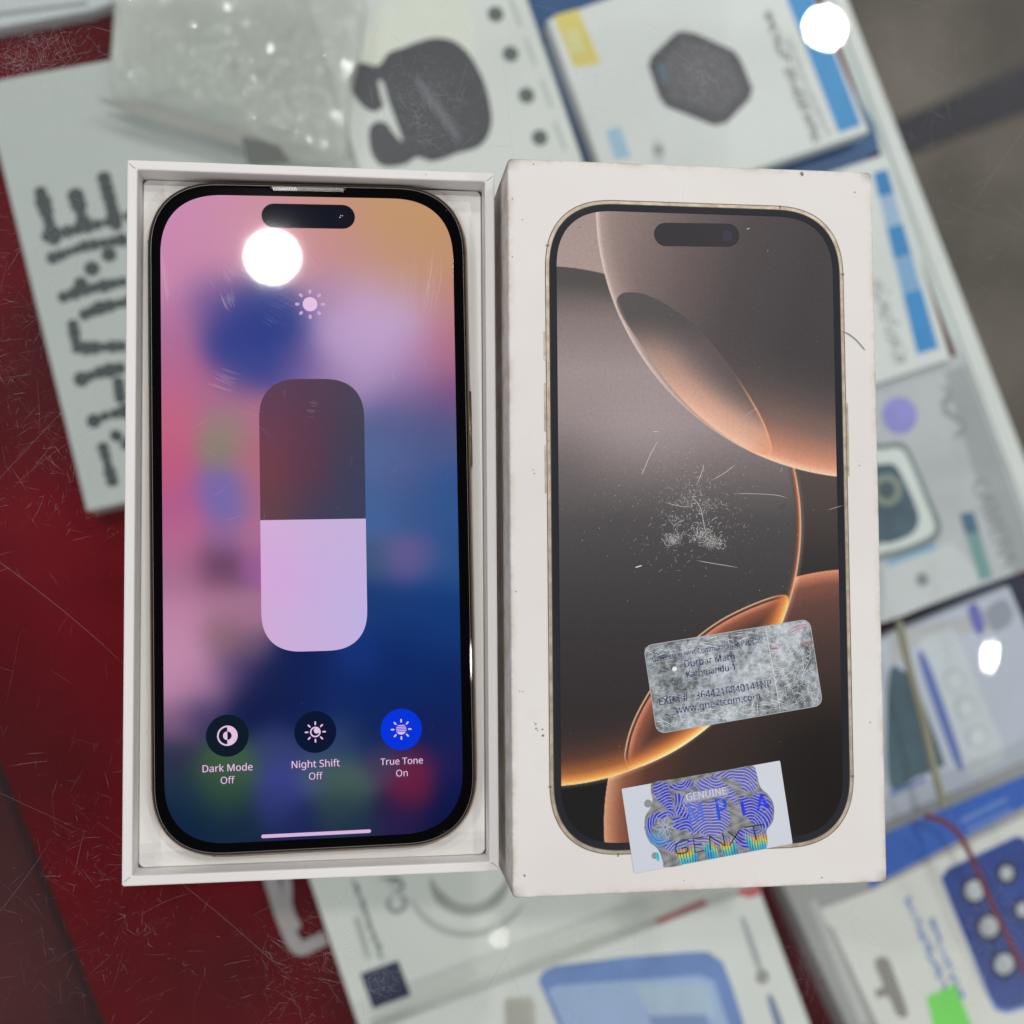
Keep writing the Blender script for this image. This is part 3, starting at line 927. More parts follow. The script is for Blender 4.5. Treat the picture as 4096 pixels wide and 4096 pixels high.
# =================================================================== THE OPEN BOX BASE
BW, BL, BH, BT = 81.95, 159.11, 17.0, 2.26
BX, BY, BTH = -85.42, 1.68, 0.0006
TRZ = 10.9
def card_mat(name, c1_, c2_, stain, stain_amt=.5, half=None, dirt=0.0, origin=(0, 0)):
    """white coated card: slight warm mottling, faint stains, rubbed grime along the outer edges"""
    m, nt, b = new_mat(name)
    tc, n = bump(nt, b, 2600, .10, .00003)
    N = nt.nodes; Lk = nt.links
    n2 = N.new('ShaderNodeTexNoise'); n2.inputs['Scale'].default_value = 22; n2.inputs['Detail'].default_value = 6
    Lk.new(tc.outputs['Object'], n2.inputs['Vector'])
    r = N.new('ShaderNodeValToRGB')
    r.color_ramp.elements[0].position = .3; r.color_ramp.elements[0].color = (*c1_, 1)
    r.color_ramp.elements[1].position = .72; r.color_ramp.elements[1].color = (*c2_, 1)
    Lk.new(n2.outputs['Fac'], r.inputs['Fac'])
    n3 = N.new('ShaderNodeTexNoise'); n3.inputs['Scale'].default_value = 45; n3.inputs['Detail'].default_value = 8; n3.inputs['Roughness'].default_value = .7
    Lk.new(tc.outputs['Object'], n3.inputs['Vector'])
    mr = N.new('ShaderNodeMapRange'); mr.inputs['From Min'].default_value = .60; mr.inputs['From Max'].default_value = .78; mr.inputs['To Max'].default_value = stain_amt
    Lk.new(n3.outputs['Fac'], mr.inputs['Value'])
    mix = N.new('ShaderNodeMixRGB'); mix.inputs['Color2'].default_value = (*stain, 1)
    Lk.new(mr.outputs[0], mix.inputs['Fac']); Lk.new(r.outputs['Color'], mix.inputs['Color1'])
    last = mix.outputs['Color']
    if half:
        sep = N.new('ShaderNodeSeparateXYZ'); Lk.new(tc.outputs['Object'], sep.inputs[0])
        outs = []
        for ax, hv in (('X', half[0]), ('Y', half[1])):
            ab = N.new('ShaderNodeMath'); ab.operation = 'ABSOLUTE'; Lk.new(sep.outputs[ax], ab.inputs[0])
            mm_ = N.new('ShaderNodeMapRange'); mm_.inputs['From Min'].default_value = (hv - 2.2) * MM; mm_.inputs['From Max'].default_value = (hv - .1) * MM
            Lk.new(ab.outputs[0], mm_.inputs['Value']); outs.append(mm_)
        mxn = N.new('ShaderNodeMath'); mxn.operation = 'MAXIMUM'; Lk.new(outs[0].outputs[0], mxn.inputs[0]); Lk.new(outs[1].outputs[0], mxn.inputs[1])
        n4 = N.new('ShaderNodeTexNoise'); n4.inputs['Scale'].default_value = 160; n4.inputs['Detail'].default_value = 7; n4.inputs['Roughness'].default_value = .75
        Lk.new(tc.outputs['Object'], n4.inputs['Vector'])
        mr4 = N.new('ShaderNodeMapRange'); mr4.inputs['From Min'].default_value = .42; mr4.inputs['From Max'].default_value = .68
        Lk.new(n4.outputs['Fac'], mr4.inputs['Value'])
        pw = N.new('ShaderNodeMath'); pw.operation = 'POWER'; pw.inputs[1].default_value = 2.2; Lk.new(mxn.outputs[0], pw.inputs[0])
        mul = N.new('ShaderNodeMath'); mul.operation = 'MULTIPLY'; Lk.new(pw.outputs[0], mul.inputs[0]); Lk.new(mr4.outputs[0], mul.inputs[1])
        mul2 = N.new('ShaderNodeMath'); mul2.operation = 'MULTIPLY'; mul2.inputs[1].default_value = dirt; Lk.new(mul.outputs[0], mul2.inputs[0])
        mix2 = N.new('ShaderNodeMixRGB'); mix2.inputs['Color2'].default_value = (.50, .42, .31, 1)
        Lk.new(mul2.outputs[0], mix2.inputs['Fac']); Lk.new(last, mix2.inputs['Color1'])
        last = mix2.outputs['Color']
        # blackened corners
        cm_ = []
        for o_m in outs:
            pm = N.new('ShaderNodeMapRange'); hv = half[len(cm_)]
            pm.inputs['From Min'].default_value = (hv - 3.2) * MM; pm.inputs['From Max'].default_value = (hv - .2) * MM
            Lk.new(o_m.inputs['Value'].links[0].from_socket, pm.inputs['Value']); cm_.append(pm)
        ml_ = N.new('ShaderNodeMath'); ml_.operation = 'MULTIPLY'; Lk.new(cm_[0].outputs[0], ml_.inputs[0]); Lk.new(cm_[1].outputs[0], ml_.inputs[1])
        m2_ = N.new('ShaderNodeMath'); m2_.operation = 'MULTIPLY'; Lk.new(ml_.outputs[0], m2_.inputs[0]); Lk.new(n4.outputs['Fac'], m2_.inputs[1])
        m3_ = N.new('ShaderNodeMath'); m3_.operation = 'MULTIPLY'; m3_.inputs[1].default_value = 1.5; m3_.use_clamp = True; Lk.new(m2_.outputs[0], m3_.inputs[0])
        mix2 = N.new('ShaderNodeMixRGB'); mix2.inputs['Color2'].default_value = (.16, .13, .10, 1)
        Lk.new(m3_.outputs[0], mix2.inputs['Fac']); Lk.new(last, mix2.inputs['Color1'])
        last = mix2.outputs['Color']
    Lk.new(last, b.inputs['Base Color'])
    b.inputs['Roughness'].default_value = .5
    b.inputs['Specular IOR Level'].default_value = .25
    return m

base = empty('white_cardboard_box', (BX, BY, 0.05))
tag(base, 'open white box base holding the lit smartphone', 'box')
M_RIM = card_mat('white_box_card', (.78, .765, .76), (.84, .825, .82), (.66, .60, .56), .25)
M_TRAY = card_mat('moulded_white_tray', (.85, .84, .82), (.90, .89, .87), (.66, .62, .58), .12)
def orect(w, l, r, seg=4): return place2(rrect(w, l, r, 2, seg), BX, BY, BTH)
wi, li = BW - 2 * BT, BL - 2 * BT
rings = [z3(orect(BW, BL, .6), .05), z3(orect(BW, BL, .6), BH - .45), z3(orect(BW - .25, BL - .25, .5), BH - .1), z3(orect(BW - .8, BL - .8, .4), BH),
         z3(orect(wi + .8, li + .8, .4), BH), z3(orect(wi + .25, li + .25, .3), BH - .1), z3(orect(wi, li, .3), BH - .45), z3(orect(wi - .1, li - .1, .3), .6)]
v_, f_ = loft(rings, False, True)
box_wall = mesh_obj('box_wall', v_, f_, M_RIM, base)
# mitred paper seams on the four corners
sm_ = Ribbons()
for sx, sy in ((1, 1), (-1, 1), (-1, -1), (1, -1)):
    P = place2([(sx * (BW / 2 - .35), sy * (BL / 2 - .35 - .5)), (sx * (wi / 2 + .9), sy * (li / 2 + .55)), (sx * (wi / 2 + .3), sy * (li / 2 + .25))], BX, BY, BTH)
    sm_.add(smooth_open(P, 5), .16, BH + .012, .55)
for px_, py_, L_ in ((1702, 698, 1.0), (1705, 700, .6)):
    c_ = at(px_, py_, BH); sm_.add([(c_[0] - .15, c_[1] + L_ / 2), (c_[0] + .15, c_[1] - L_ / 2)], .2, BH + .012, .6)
sm_.merge(box_wall, veil_mat('dark_seam', (.16, .14, .12), .8))  # dark tone of the seam strips and two small rim marks
# moulded tray insert
PX_, PY_, PTH, PZ = -85.80, 2.72, 0.0137, 14.6
PW, PL = 71.9, 151.0
def ph(P): return place2(P, PX_, PY_, PTH)
trw, trl = wi - .22, li - .16
N_SEG = 14
trout = place2(rrect(trw, trl, 1.6, 2, N_SEG), BX - .08, BY, BTH)
trout2 = place2(rrect(trw - .5, trl - .5, 1.5, 2, N_SEG), BX - .05, BY, BTH)
rec = lambda o, z_: z3(ph(rrect(PW + .5 + o, PL + .5 + o, 17.3, 2.5, N_SEG)), z_)
v_, f_ = loft([z3(trout, 2), z3(trout, TRZ - .35), z3(trout2, TRZ), rec(1.0, TRZ), rec(.35, TRZ - .12), rec(0, TRZ - .6), rec(0, 6.2)], False, True)
tray_o = mesh_obj('moulded_tray', v_, f_, M_TRAY, base)
sp = Ribbons()
for px_, py_, L_, a_ in ((585, 2930, 1.0, .7), (879, 3433, .6, .7), (1885, 1060, .3, .6), (1155, 3425, .3, .5), (1880, 1500, .3, .5)):
    c_ = at(px_, py_, TRZ); t = random.uniform(0, 3)
    sp.add([(c_[0] - L_ / 2 * math.cos(t), c_[1] - L_ / 2 * math.sin(t)), (c_[0] + L_ / 2 * math.cos(t), c_[1] + L_ / 2 * math.sin(t))], .18, TRZ + .02, a_)
sp.merge(tray_o, veil_mat('dark_speck', (.12, .11, .1), .8))

# =================================================================== THE PHONE
phone = empty('smartphone', (PX_, PY_, 6.3))
tag(phone, 'smartphone in the open box, its lit screen showing a brightness slider', 'smartphone')
m, nt, b = new_mat('dark_gold_titanium')
b.inputs['Base Color'].default_value = (.30, .20, .135, 1); b.inputs['Metallic'].default_value = 1; b.inputs['Roughness'].default_value = .28
bump(nt, b, 1500, .05, .00002)
M_FRAME = m
def pr(o, z_, n=2.5): return z3(ph(rrect(PW - 2 * o, PL - 2 * o, 17.0 - o, n, 24)), z_)
v_, f_ = loft([pr(1.2, 6.4), pr(.45, 6.7), pr(.08, 7.4), pr(0, 8.6), pr(0, 12.9), pr(.07, 13.5), pr(.28, 13.95), pr(.62, 14.2)], True, True)
mesh_obj('phone_frame', v_, f_, M_FRAME, phone, True)
M_BLK = plain('black_bezel_glass', (.002, .002, .0025), .035, 0, .5, coat=.3)
# glass slab with rounded edge (screen protector)
v_, f_ = loft([pr(.55, 14.15), pr(.5, 14.3), pr(.72, 14.48), pr(1.1, 14.57), pr(1.7, 14.6)], False, True)
front_glass = mesh_obj('front_glass', v_, f_, M_BLK, phone)
gr = Ribbons()
gz = 14.22
tcol = []
# fine double edge line of the protector
edge = ph(rrect(PW - 1.9, PL - 1.9, 16.0, 2.5, 24)); edge = np.vstack([edge, edge[:1]])
gr.add(edge, .09, 14.605, .5, False)
gr.build('protector_edge_line', veil_mat('edge_glint', (.45, .42, .38), .3), phone)

# lit wallpaper behind the controls
SCW, SCL = 65.6, 144.6
SOX, SOY = -.12, -.12
pts = [  # x, y (art), r,g,b, sigma
 (340,400,210,142,186,70),(420,420,210,148,178,70),(330,520,208,140,182,60),(400,480,206,140,172,60),(480,440,208,148,162,60),
 (560,400,212,150,152,60),(640,400,204,150,128,60),(740,420,200,156,112,75),(830,400,200,154,110,75),(840,480,198,150,112,70),(760,500,196,148,132,60),
 (640,480,200,144,148,60),(560,470,204,142,160,50),(330,620,182,116,158,45),(400,560,92,80,145,40),(480,570,52,66,140,45),(430,630,56,66,142,45),(500,640,40,62,140,50),
 (540,600,52,68,140,40),(470,690,70,76,148,42),(560,680,100,84,150,40),(330,700,186,108,150,45),(610,560,172,138,178,40),(680,580,200,166,208,60),(760,600,200,170,214,60),(700,660,198,168,212,60),
 (640,640,190,160,204,45),(800,680,178,130,170,50),(850,580,192,128,132,50),(850,660,180,104,124,45),(850,740,120,82,130,45),(760,740,124,98,150,45),(720,700,184,154,198,45),
 (620,720,150,120,170,50),(330,780,200,104,136,45),(410,750,176,108,146,40),(420,800,148,138,124,34),(410,850,140,132,116,30),(480,780,180,114,140,38),(480,870,178,112,130,34),(320,880,196,96,132,45),
 (410,920,122,108,178,34),(430,950,116,108,176,30),(330,960,182,94,144,45),(480,940,172,112,140,30),(480,1010,178,112,152,30),(340,1020,188,110,148,40),(420,1010,150,108,160,28),
 (415,1070,104,68,98,38),(340,1090,170,112,146,38),(480,1070,160,98,158,26),(340,1160,196,136,170,45),(420,1140,176,122,152,34),(420,1200,140,104,118,34),(480,1160,166,118,146,28),
 (340,1240,200,144,178,45),(330,1300,192,138,172,40),(390,1290,176,126,162,38),(480,1220,128,96,122,30),(440,1270,100,76,118,34),(330,1360,130,94,130,34),(380,1350,54,50,92,34),
 (500,1270,28,34,80,38),(470,1330,16,26,72,44),(560,1260,14,32,86,44),(560,1320,14,30,80,48),(640,1300,18,42,104,50),(680,1240,22,56,134,34),(720,1300,10,36,98,55),
 (330,1430,44,48,76,36),(740,800,86,96,146,50),(820,820,80,92,140,50),(720,850,86,110,158,40),(760,900,82,96,148,45),(720,960,70,102,158,40),(780,960,60,88,142,40),(840,940,50,86,146,50),
 (710,1060,64,90,128,28),(760,1060,112,96,152,34),(790,1050,104,92,150,30),(840,1060,44,84,140,44),(720,1140,26,60,120,44),(800,1150,20,60,124,50),(850,1180,18,58,124,50),
 (780,1240,12,44,108,60),(850,1300,12,36,96,60),(820,1380,18,30,88,44),(700,1380,16,38,90,40),(640,1400,50,70,110,36),(520,1410,56,66,118,34),(440,1440,62,96,66,36),(400,1460,60,90,60,32),
 (430,1500,48,78,62,34),(360,1500,26,50,70,36),(530,1480,60,66,142,34),(520,1520,48,56,116,30),(650,1470,76,100,88,34),(640,1520,48,70,76,34),(590,1470,66,86,118,24),(720,1440,74,60,92,28),
 (790,1450,118,34,66,30),(780,1490,110,28,62,30),(850,1440,30,28,86,32),(860,1500,10,22,78,40),(340,1560,12,34,66,40),(440,1560,18,40,64,44),(560,1560,28,38,88,40),(660,1560,26,48,74,40),
 (760,1550,40,28,74,38),(840,1570,8,18,64,44)]
PT = np.array(pts, float)
def screen_color(X, Y):
    num = np.zeros((len(X), 3)); den = np.zeros(len(X)) + 1e-12
    for p in PT:
        w = np.exp(-((X - p[0]) ** 2 + (Y - p[1]) ** 2) / (2 * (p[5] * .86) ** 2)) + 1e-7 * np.exp(-((X - p[0]) ** 2 + (Y - p[1]) ** 2) / (2 * 200 ** 2))
        num += w[:, None] * p[2:5]; den += w
    return num / den[:, None]
def smat(name, estr=.92):
    m, nt, b = new_mat(name)
    a = nt.nodes.new('ShaderNodeAttribute'); a.attribute_name = 'ink'
    nt.links.new(a.outputs['Color'], b.inputs['Emission Color'])
    b.inputs['Emission Strength'].default_value = estr
    b.inputs['Base Color'].default_value = (.002, .002, .002, 1)
    b.inputs['Roughness'].default_value = .03
    return m
M_SCR = smat('lit_display')
ZD = 14.615
def cell_phone(w, l, z_):
    def f(u, v):
        P = ph(np.c_[(u - .5) * w + SOX, (v - .5) * l + SOY])
        return z3(P, z_)
    return f
inner = rrect(SCW, SCL, 14.6, 2.5, 24) + [SOX, SOY]
def scr_col(x, y, u, v):
    X, Y = to_art(x, y, ZD)
    C = lin(np.clip(screen_color(X, Y), 0, 255))
    return C, np.ones(len(x), bool)
def clip_grid(outline, w, l, z_, name, col_fn, mat, parent, step=.8):
    """filled rounded outline as concentric loops, so the border is exact; colours per vertex"""
    n = len(outline)
    K = int(min(w, l) / 2 / step)
    V = []
    spine = max(0, (l - w) / 2)
    for k in range(K + 1):
        f = 1 - k / K
        P = outline * [f, 1]
        # squeeze towards the long axis
        yy = outline[:, 1] * f + np.clip(outline[:, 1], -spine, spine) * (1 - f)
        V.append(np.c_[outline[:, 0] * f, yy])
    return V
display = color_grid('display', None, 120, 250, cell_phone(SCW, SCL, ZD - .012), lambda x, y, u, v: (lambda C: (C, poly_sdf(ph(inner), x, y) > -.85))(scr_col(x, y, u, v)[0]), M_SCR, phone)
# black border ring with the exact inner edge
def ring(name, po, pi, z0, z1, mat, parent, smooth=False):
    v_, f_ = loft([z3(po, z0), z3(po, z1), z3(pi, z1), z3(pi, z0)], False, False)
    return mesh_obj(name, v_, f_, mat, parent, smooth)
ring('screen_border', ph(rrect(PW - 3.2, PL - 3.2, 15.6, 2.5, 24)), ph(inner), 14.59, ZD + .01, M_BLK, phone)

def pxs(pts, z_): return np.array([at(x * 2.1201, y * 2.1201, z_)[:2] for x, y in pts])
def unph(P):
    P = np.asarray(P) - [PX_, PY_]
    c, s = math.cos(-PTH), math.sin(-PTH)
    return np.c_[P[:, 0] * c - P[:, 1] * s, P[:, 0] * s + P[:, 1] * c]
# brightness slider
Zs = ZD + .02
cor = unph(pxs([(490, 715), (688, 715), (692, 1228), (492, 1229)], Zs))
sw = (np.linalg.norm(cor[1] - cor[0]) + np.linalg.norm(cor[2] - cor[3])) / 2
sl = (np.linalg.norm(cor[3] - cor[0]) + np.linalg.norm(cor[2] - cor[1])) / 2
scx, scy = cor.mean(0)
split = unph(pxs([(592, 980)], Zs))[0][1]
so = rrect(sw, sl, 9.2, 2.45, 20) + [scx, scy]
up = so[so[:, 1] > split]; dn = so[so[:, 1] <= split]
def ordered_part(top):
    P = so; sel = P[:, 1] > split if top else P[:, 1] <= split
    xs0, xs1 = scx - sw / 2, scx + sw / 2
    if top:
        a = [p for p in P if p[1] > split]
        return np.array([(xs1, split)] + a + [(xs0, split)])
    a = [p for p in P if p[1] <= split]
    return np.array([(xs0, split)] + a + [(xs1, split)])
slider = empty('brightness_slider', (*ph([(scx, scy)])[0], Zs)); slider.parent = phone
slider.location = Vector((np.array([*ph([(scx, scy)])[0], Zs]) * MM) - np.array(world_loc(phone)))
def poly_grid(name, poly, step, z_, colf, mat, parent):
    """fan-free fill of a convex outline by horizontal strips, with colours at every vertex"""
    ys = np.unique(np.concatenate([poly[:, 1], np.arange(poly[:, 1].min(), poly[:, 1].max(), step)]))
    V = []; nx = 20
    for y in ys:
        xs = []
        for i in range(len(poly)):
            a, b_ = poly[i - 1], poly[i]
            if (a[1] - y) * (b_[1] - y) <= 0 and a[1] != b_[1]:
                xs.append(a[0] + (b_[0] - a[0]) * (y - a[1]) / (b_[1] - a[1]))
            elif a[1] == b_[1] == y:
                xs += [a[0], b_[0]]
        V.append(np.c_[np.linspace(min(xs), max(xs), nx + 1), np.full(nx + 1, y)])
    V = np.concatenate(V)
    F = [(r_ * (nx + 1) + i, r_ * (nx + 1) + i + 1, (r_ + 1) * (nx + 1) + i + 1, (r_ + 1) * (nx + 1) + i) for r_ in range(len(ys) - 1) for i in range(nx)]
    W_ = z3(ph(V), z_)
    o = mesh_obj(name, W_, F, mat, parent)
    X, Y = to_art(W_[:, 0], W_[:, 1], z_)
    C = lin(np.clip(colf(X, Y), 0, 255))
    a = o.data.attributes.new('ink', 'FLOAT_COLOR', 'POINT')
    a.data.foreach_set('color', np.c_[C, np.ones(len(C))].astype(np.float32).ravel())
    return o
def rbf(P_, X, Y):
    P_ = np.array(P_, float); num = 0; den = 1e-12
    for p in P_:
        w = np.exp(-((X - p[0]) ** 2 + (Y - p[1]) ** 2) / (2 * p[5] ** 2)) + 1e-6
        num = num + w[:, None] * p[2:5]; den = den + w
    return num / den[:, None]
upc = [(510,740,98,66,88,36),(590,730,90,64,86,40),(670,740,76,70,90,40),(510,820,112,66,88,40),(590,820,96,60,80,44),(670,830,66,68,88,40),(510,890,120,66,74,40),(580,900,92,60,80,40),(670,900,62,66,96,40),(520,960,100,68,78,34),(600,970,70,64,90,36),(670,965,62,66,94,40)]
dnc = [(510,1000,218,180,222,44),(590,1000,208,182,226,44),(680,1000,204,184,226,44),(510,1080,222,172,226,40),(560,1100,210,176,228,44),(660,1080,204,182,230,50),(510,1170,216,178,222,44),(590,1180,206,180,226,44),(670,1160,196,184,236,44),(600,1220,208,182,228,44)]
poly_grid('slider_track', ordered_part(True), 1.5, Zs, lambda X, Y: rbf(upc, X, Y), M_SCR, slider)
poly_grid('slider_fill', ordered_part(False), 1.5, Zs, lambda X, Y: rbf(dnc, X, Y), M_SCR, slider)

M_ICON = screen_mat((236, 200, 234))
M_ICON2 = screen_mat((212, 170, 212))
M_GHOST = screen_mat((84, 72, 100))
def capsule(cx_, cy_, ang, L_, w_):
    o = rrect(L_, w_, w_ / 2, 2, 5)
    c, s = math.cos(ang), math.sin(ang)
    return np.c_[cx_ + o[:, 0] * c - o[:, 1] * s, cy_ + o[:, 0] * s + o[:, 1] * c]
def multi(name, polys, z_, mat, parent):
    V, F = [], []
    for P in polys:
        b_ = len(V)
        V += [tuple(q_) for q_ in z3(ph(P), z_)]
        F.append(tuple(range(b_, b_ + len(P))))
    return mesh_obj(name, V, F, mat, parent)
S_MM = np.linalg.norm(pxs([(601, 1000)], ZD)[0] - pxs([(501, 1000)], ZD)[0]) / 100    # mm per art unit
c_ = unph(pxs([(585, 574)], ZD))[0]
sun = [circle(c_[0], c_[1], 14 * S_MM, 32)]
mesh_sun = multi('sun_icon', sun, ZD + .03, M_ICON, phone)
multi('sun_rays', [capsule(c_[0] + 24.5 * S_MM * math.cos(a), c_[1] + 24.5 * S_MM * math.sin(a), a, 8.5 * S_MM, 6 * S_MM) for a in np.arange(8) * math.pi / 4], ZD + .03, M_ICON2, mesh_sun)
def button(x, y, colr, caption, state, kind):
    c = unph(pxs([(x, y)], ZD))[0]
    b_ = multi('round_button', [circle(c[0], c[1], 39.5 * S_MM, 56)], ZD + .03, screen_mat(colr), phone)
    zz = ZD + .045
    s = S_MM
    if kind == 0:
        t = np.linspace(-math.pi / 2, math.pi / 2, 24)
        right = np.vstack([np.c_[c[0] + 19 * s * np.cos(t), c[1] + 19 * s * np.sin(t)], np.c_[c[0] + 8 * s * np.cos(t[::-1]), c[1] + 8 * s * np.sin(t[::-1])]])
        t2 = np.linspace(math.pi / 2, 1.5 * math.pi, 24)
        left = np.vstack([np.c_[c[0] + 19 * s * np.cos(t2), c[1] + 19 * s * np.sin(t2)], np.c_[c[0] + 16 * s * np.cos(t2[::-1]), c[1] + 16 * s * np.sin(t2[::-1])]])
        inn = np.c_[c[0] + 8 * s * np.cos(t2), c[1] + 8 * s * np.sin(t2)]
        multi('button_icon', [right, left, inn], zz, M_ICON, b_)
    else:
        rays = [capsule(c[0] + 16.5 * s * math.cos(a), c[1] + 16.5 * s * math.sin(a), a, 7 * s, 3 * s) for a in np.arange(8) * math.pi / 4]
        if kind == 1:
            t = np.linspace(0, 2 * math.pi, 40, endpoint=False)
            rays.append(np.c_[c[0] + 10 * s * np.cos(t), c[1] + 10 * s * np.sin(t)])
            multi('button_icon', rays, zz, M_ICON, b_)
            t = np.linspace(math.radians(75), math.radians(395), 30)
            cr = np.c_[c[0] + 7 * s * np.cos(t), c[1] + 7 * s * np.sin(t)]
            t3 = np.linspace(math.radians(35 - 30), math.radians(35 - 280), 24)
            cr2 = np.c_[c[0] + (2.6 + 5.2 * np.cos(t3)) * s, c[1] + (2.6 + 5.2 * np.sin(t3)) * s]
            multi('moon_cutout', [circle(c[0], c[1], 7.4 * s, 30)], zz + .01, screen_mat(colr), b_)
            multi('moon_cutout_cover', [circle(c[0] + 2.7 * s, c[1] + 2.7 * s, 5.6 * s, 30)], zz + .02, M_ICON, b_)
        else:
            for k_, yy in enumerate((7.5, 4.2, .8, -2.6)):
                hw = math.sqrt(max(0, 100 - yy * yy)) * s
                rays.append(np.array([(c[0] - hw, c[1] + (yy - .9) * s), (c[0] + hw, c[1] + (yy - .9) * s), (c[0] + hw, c[1] + (yy + .7) * s), (c[0] - hw, c[1] + (yy + .7) * s)]))
            t = np.linspace(math.radians(210), math.radians(330), 16)
            rays.append(np.c_[c[0] + 10 * s * np.cos(t), c[1] + 10 * s * np.sin(t)])
            multi('button_icon', rays, zz, M_ICON, b_)
    return b_, c
for x, y, colr, cap, st, kd, wc in ((429, 1388, (10, 26, 40), 'Dark Mode', 'Off', 0, 92), (595, 1381, (6, 20, 52), 'Night Shift', 'Off', 1, 90), (757, 1376, (0, 52, 226), 'True Tone', 'On', 2, 81)):
    b_, c = button(x, y, colr, cap, st, kd)
    for txt, dy, w_, bo in ((cap, 66.5, wc, .007), (st, 89.5, 26 if st == 'Off' else 22, .0)):
        dyy = dy + (0)
        p0 = ph([(c[0] - w_ / 2 * S_MM, c[1] - dyy * S_MM)])[0]; p1 = ph([(c[0] + w_ / 2 * S_MM, c[1] - dyy * S_MM)])[0]
        text_obj('button_caption', txt, p0, p1, ZD + .03, M_ICON, phone, 1.0, bo, th=.02)
        text_obj('painted_caption_reflection', txt, p0 + [-.18, -.30], p1 + [-.18, -.30], ZD + .02, M_GHOST, phone, 1.0, 0, th=.015)  # ghost reflection drawn as a dim glowing copy of the caption
hb = unph(pxs([(493, 1577), (700, 1569)], ZD))
hm = hb.mean(0); hl = np.linalg.norm(hb[1] - hb[0])
multi('home_indicator', [capsule(hm[0], hm[1], 0, hl, 6.6 * S_MM)], ZD + .03, screen_mat((226, 186, 226)), phone)
# camera cut-out
ci = unph(np.array([at(1046, 865, ZD)[:2], at(1420, 865, ZD)[:2]]))
cm = ci.mean(0); cl = np.linalg.norm(ci[1] - ci[0])
pill = multi('camera_cutout', [capsule(cm[0], cm[1], 0, cl, 5.55)], ZD + .03, plain('cutout_glass', (.003, .003, .005), .03, 0, .5, tuple(lin((16, 19, 30))), .8), phone)
cc = unph(np.array([at(1362, 868, ZD)[:2]]))[0]
multi('camera_lens', [circle(cc[0], cc[1], 1.5, 30)], ZD + .045, plain('lens_ring', (.003, .003, .006), .03, 0, .5, tuple(lin((19, 22, 36))), .8), pill)
multi('camera_lens_glint', [circle(cc[0] - .1, cc[1] - .1, .12, 10), circle(cc[0] + .45, cc[1] + .25, .10, 10), circle(cc[0] + .05, cc[1] + .35, .08, 10)], ZD + .055, plain('lens_glint', (.5, .52, .6), .2), pill)
# ear speaker
e0 = unph(np.array([at(1090, 755, 14.6)[:2], at(1375, 760, 14.6)[:2]]))
em = e0.mean(0); el = np.linalg.norm(e0[1] - e0[0])
ear = multi('earpiece', [capsule(em[0], em[1], 0, el + 1, 1.25)], 14.625, plain('earpiece_slot', (.01, .01, .011), .5), phone)
gr2 = Ribbons(); nn = 44
for i in range(nn):
    x = em[0] - el / 2 + el * (i + .5) / nn
    s_a = .75 if i < 15 else .35
    P = ph([(x - .13, em[1] + .45), (x + .13, em[1] - .45)])
    gr2.add(P, .11, 14.635, s_a, False)
gr2.build('speaker_mesh', veil_mat('mesh_metal', (.75, .75, .76), .3, 1, .4), ear)
# side button, antenna lines
sb = unph(np.array([at(1885, 1565, 12)[:2], at(1891, 1865, 12)[:2]]))
v_, f_ = loft([z3(ph(place2(rrect(.9, abs(sb[1][1] - sb[0][1]), .4, 2, 4), PW / 2 + .1, sb[:, 1].mean(), 0)), zz) for zz in (9.2, 9.4, 12.2, 12.5)], True, True)
mesh_obj('side_button', v_, f_, M_FRAME, phone, True)
for (x, y, ang) in ((-PW / 2 + .6, 61.5, 0), (-PW / 2 + .6, -60, 0), (PW / 2 - .6, 60, 0), (PW / 2 - .6, -61, 0), (21.5, PL / 2 - .6, math.pi / 2), (-22.5, -PL / 2 + .6, math.pi / 2)):
    P = ph(place2(rrect(1.0, .9, .1, 2, 2), x, y, ang))
    prism('antenna_line', P, 8, 13.62, plain('antenna_plastic', (.09, .07, .06), .5), phone)
# smears and fine scratches on the screen
sg = Ribbons()
def fan(cx_, cy_, ang, n, L_, spread, w_, a_, curve=.3):
    c = at(cx_, cy_, ZD)
    for i in range(n):
        ox = rng.normal(0, spread); oy = rng.normal(0, L_ * .15)
        k = 8
        s = np.linspace(-.5, .5, k) * L_ * rng.uniform(.4, 1)
        th = ang + curve * s / L_ + rng.normal(0, .04)
        dx = np.cumsum(np.cos(th)) * (s[1] - s[0]); dy = np.cumsum(np.sin(th)) * (s[1] - s[0])
        px_ = c[0] + dx - dx.mean() - math.sin(ang) * ox + math.cos(ang) * oy; py_ = c[1] + dy - dy.mean() + math.cos(ang) * ox + math.sin(ang) * oy
        sg.add(np.c_[px_, py_], w_ * rng.uniform(.5, 1.5), ZD + .06, a_ * rng.uniform(.4, 1.3))
fan(925, 1095, -1.0, 22, 4.5, 2.0, .10, .16)
fan(910, 1200, -1.2, 18, 4, 1.0, .12, .16)
fan(660, 1080, -1.35, 9, 9, .35, .30, .10)
fan(1725, 1140, 1.42, 16, 12, .9, .12, .16, .5)
fan(1640, 1130, 1.6, 12, 9, 1.4, .35, .035, .3)
fan(1130, 1220, -.5, 24, 5, 2.6, .08, .08)
fan(1250, 1090, -.4, 8, 6, 1.5, .07, .10)
fan(900, 1510, -.35, 16, 6, 1.2, .12, .12)
fan(1250, 1630, -.3, 8, 2.5, 1.2, .2, .07)
fan(1000, 1680, -.4, 7, 6, 1.5, .2, .05)
fan(1580, 1500, -1.2, 6, 3, .5, .2, .06)
for i in range(60):
    sg.dot(*at(rng.uniform(660, 1800), rng.uniform(800, 3300), ZD)[:2], rng.uniform(.03, .09), ZD + .06, rng.uniform(.1, .4))
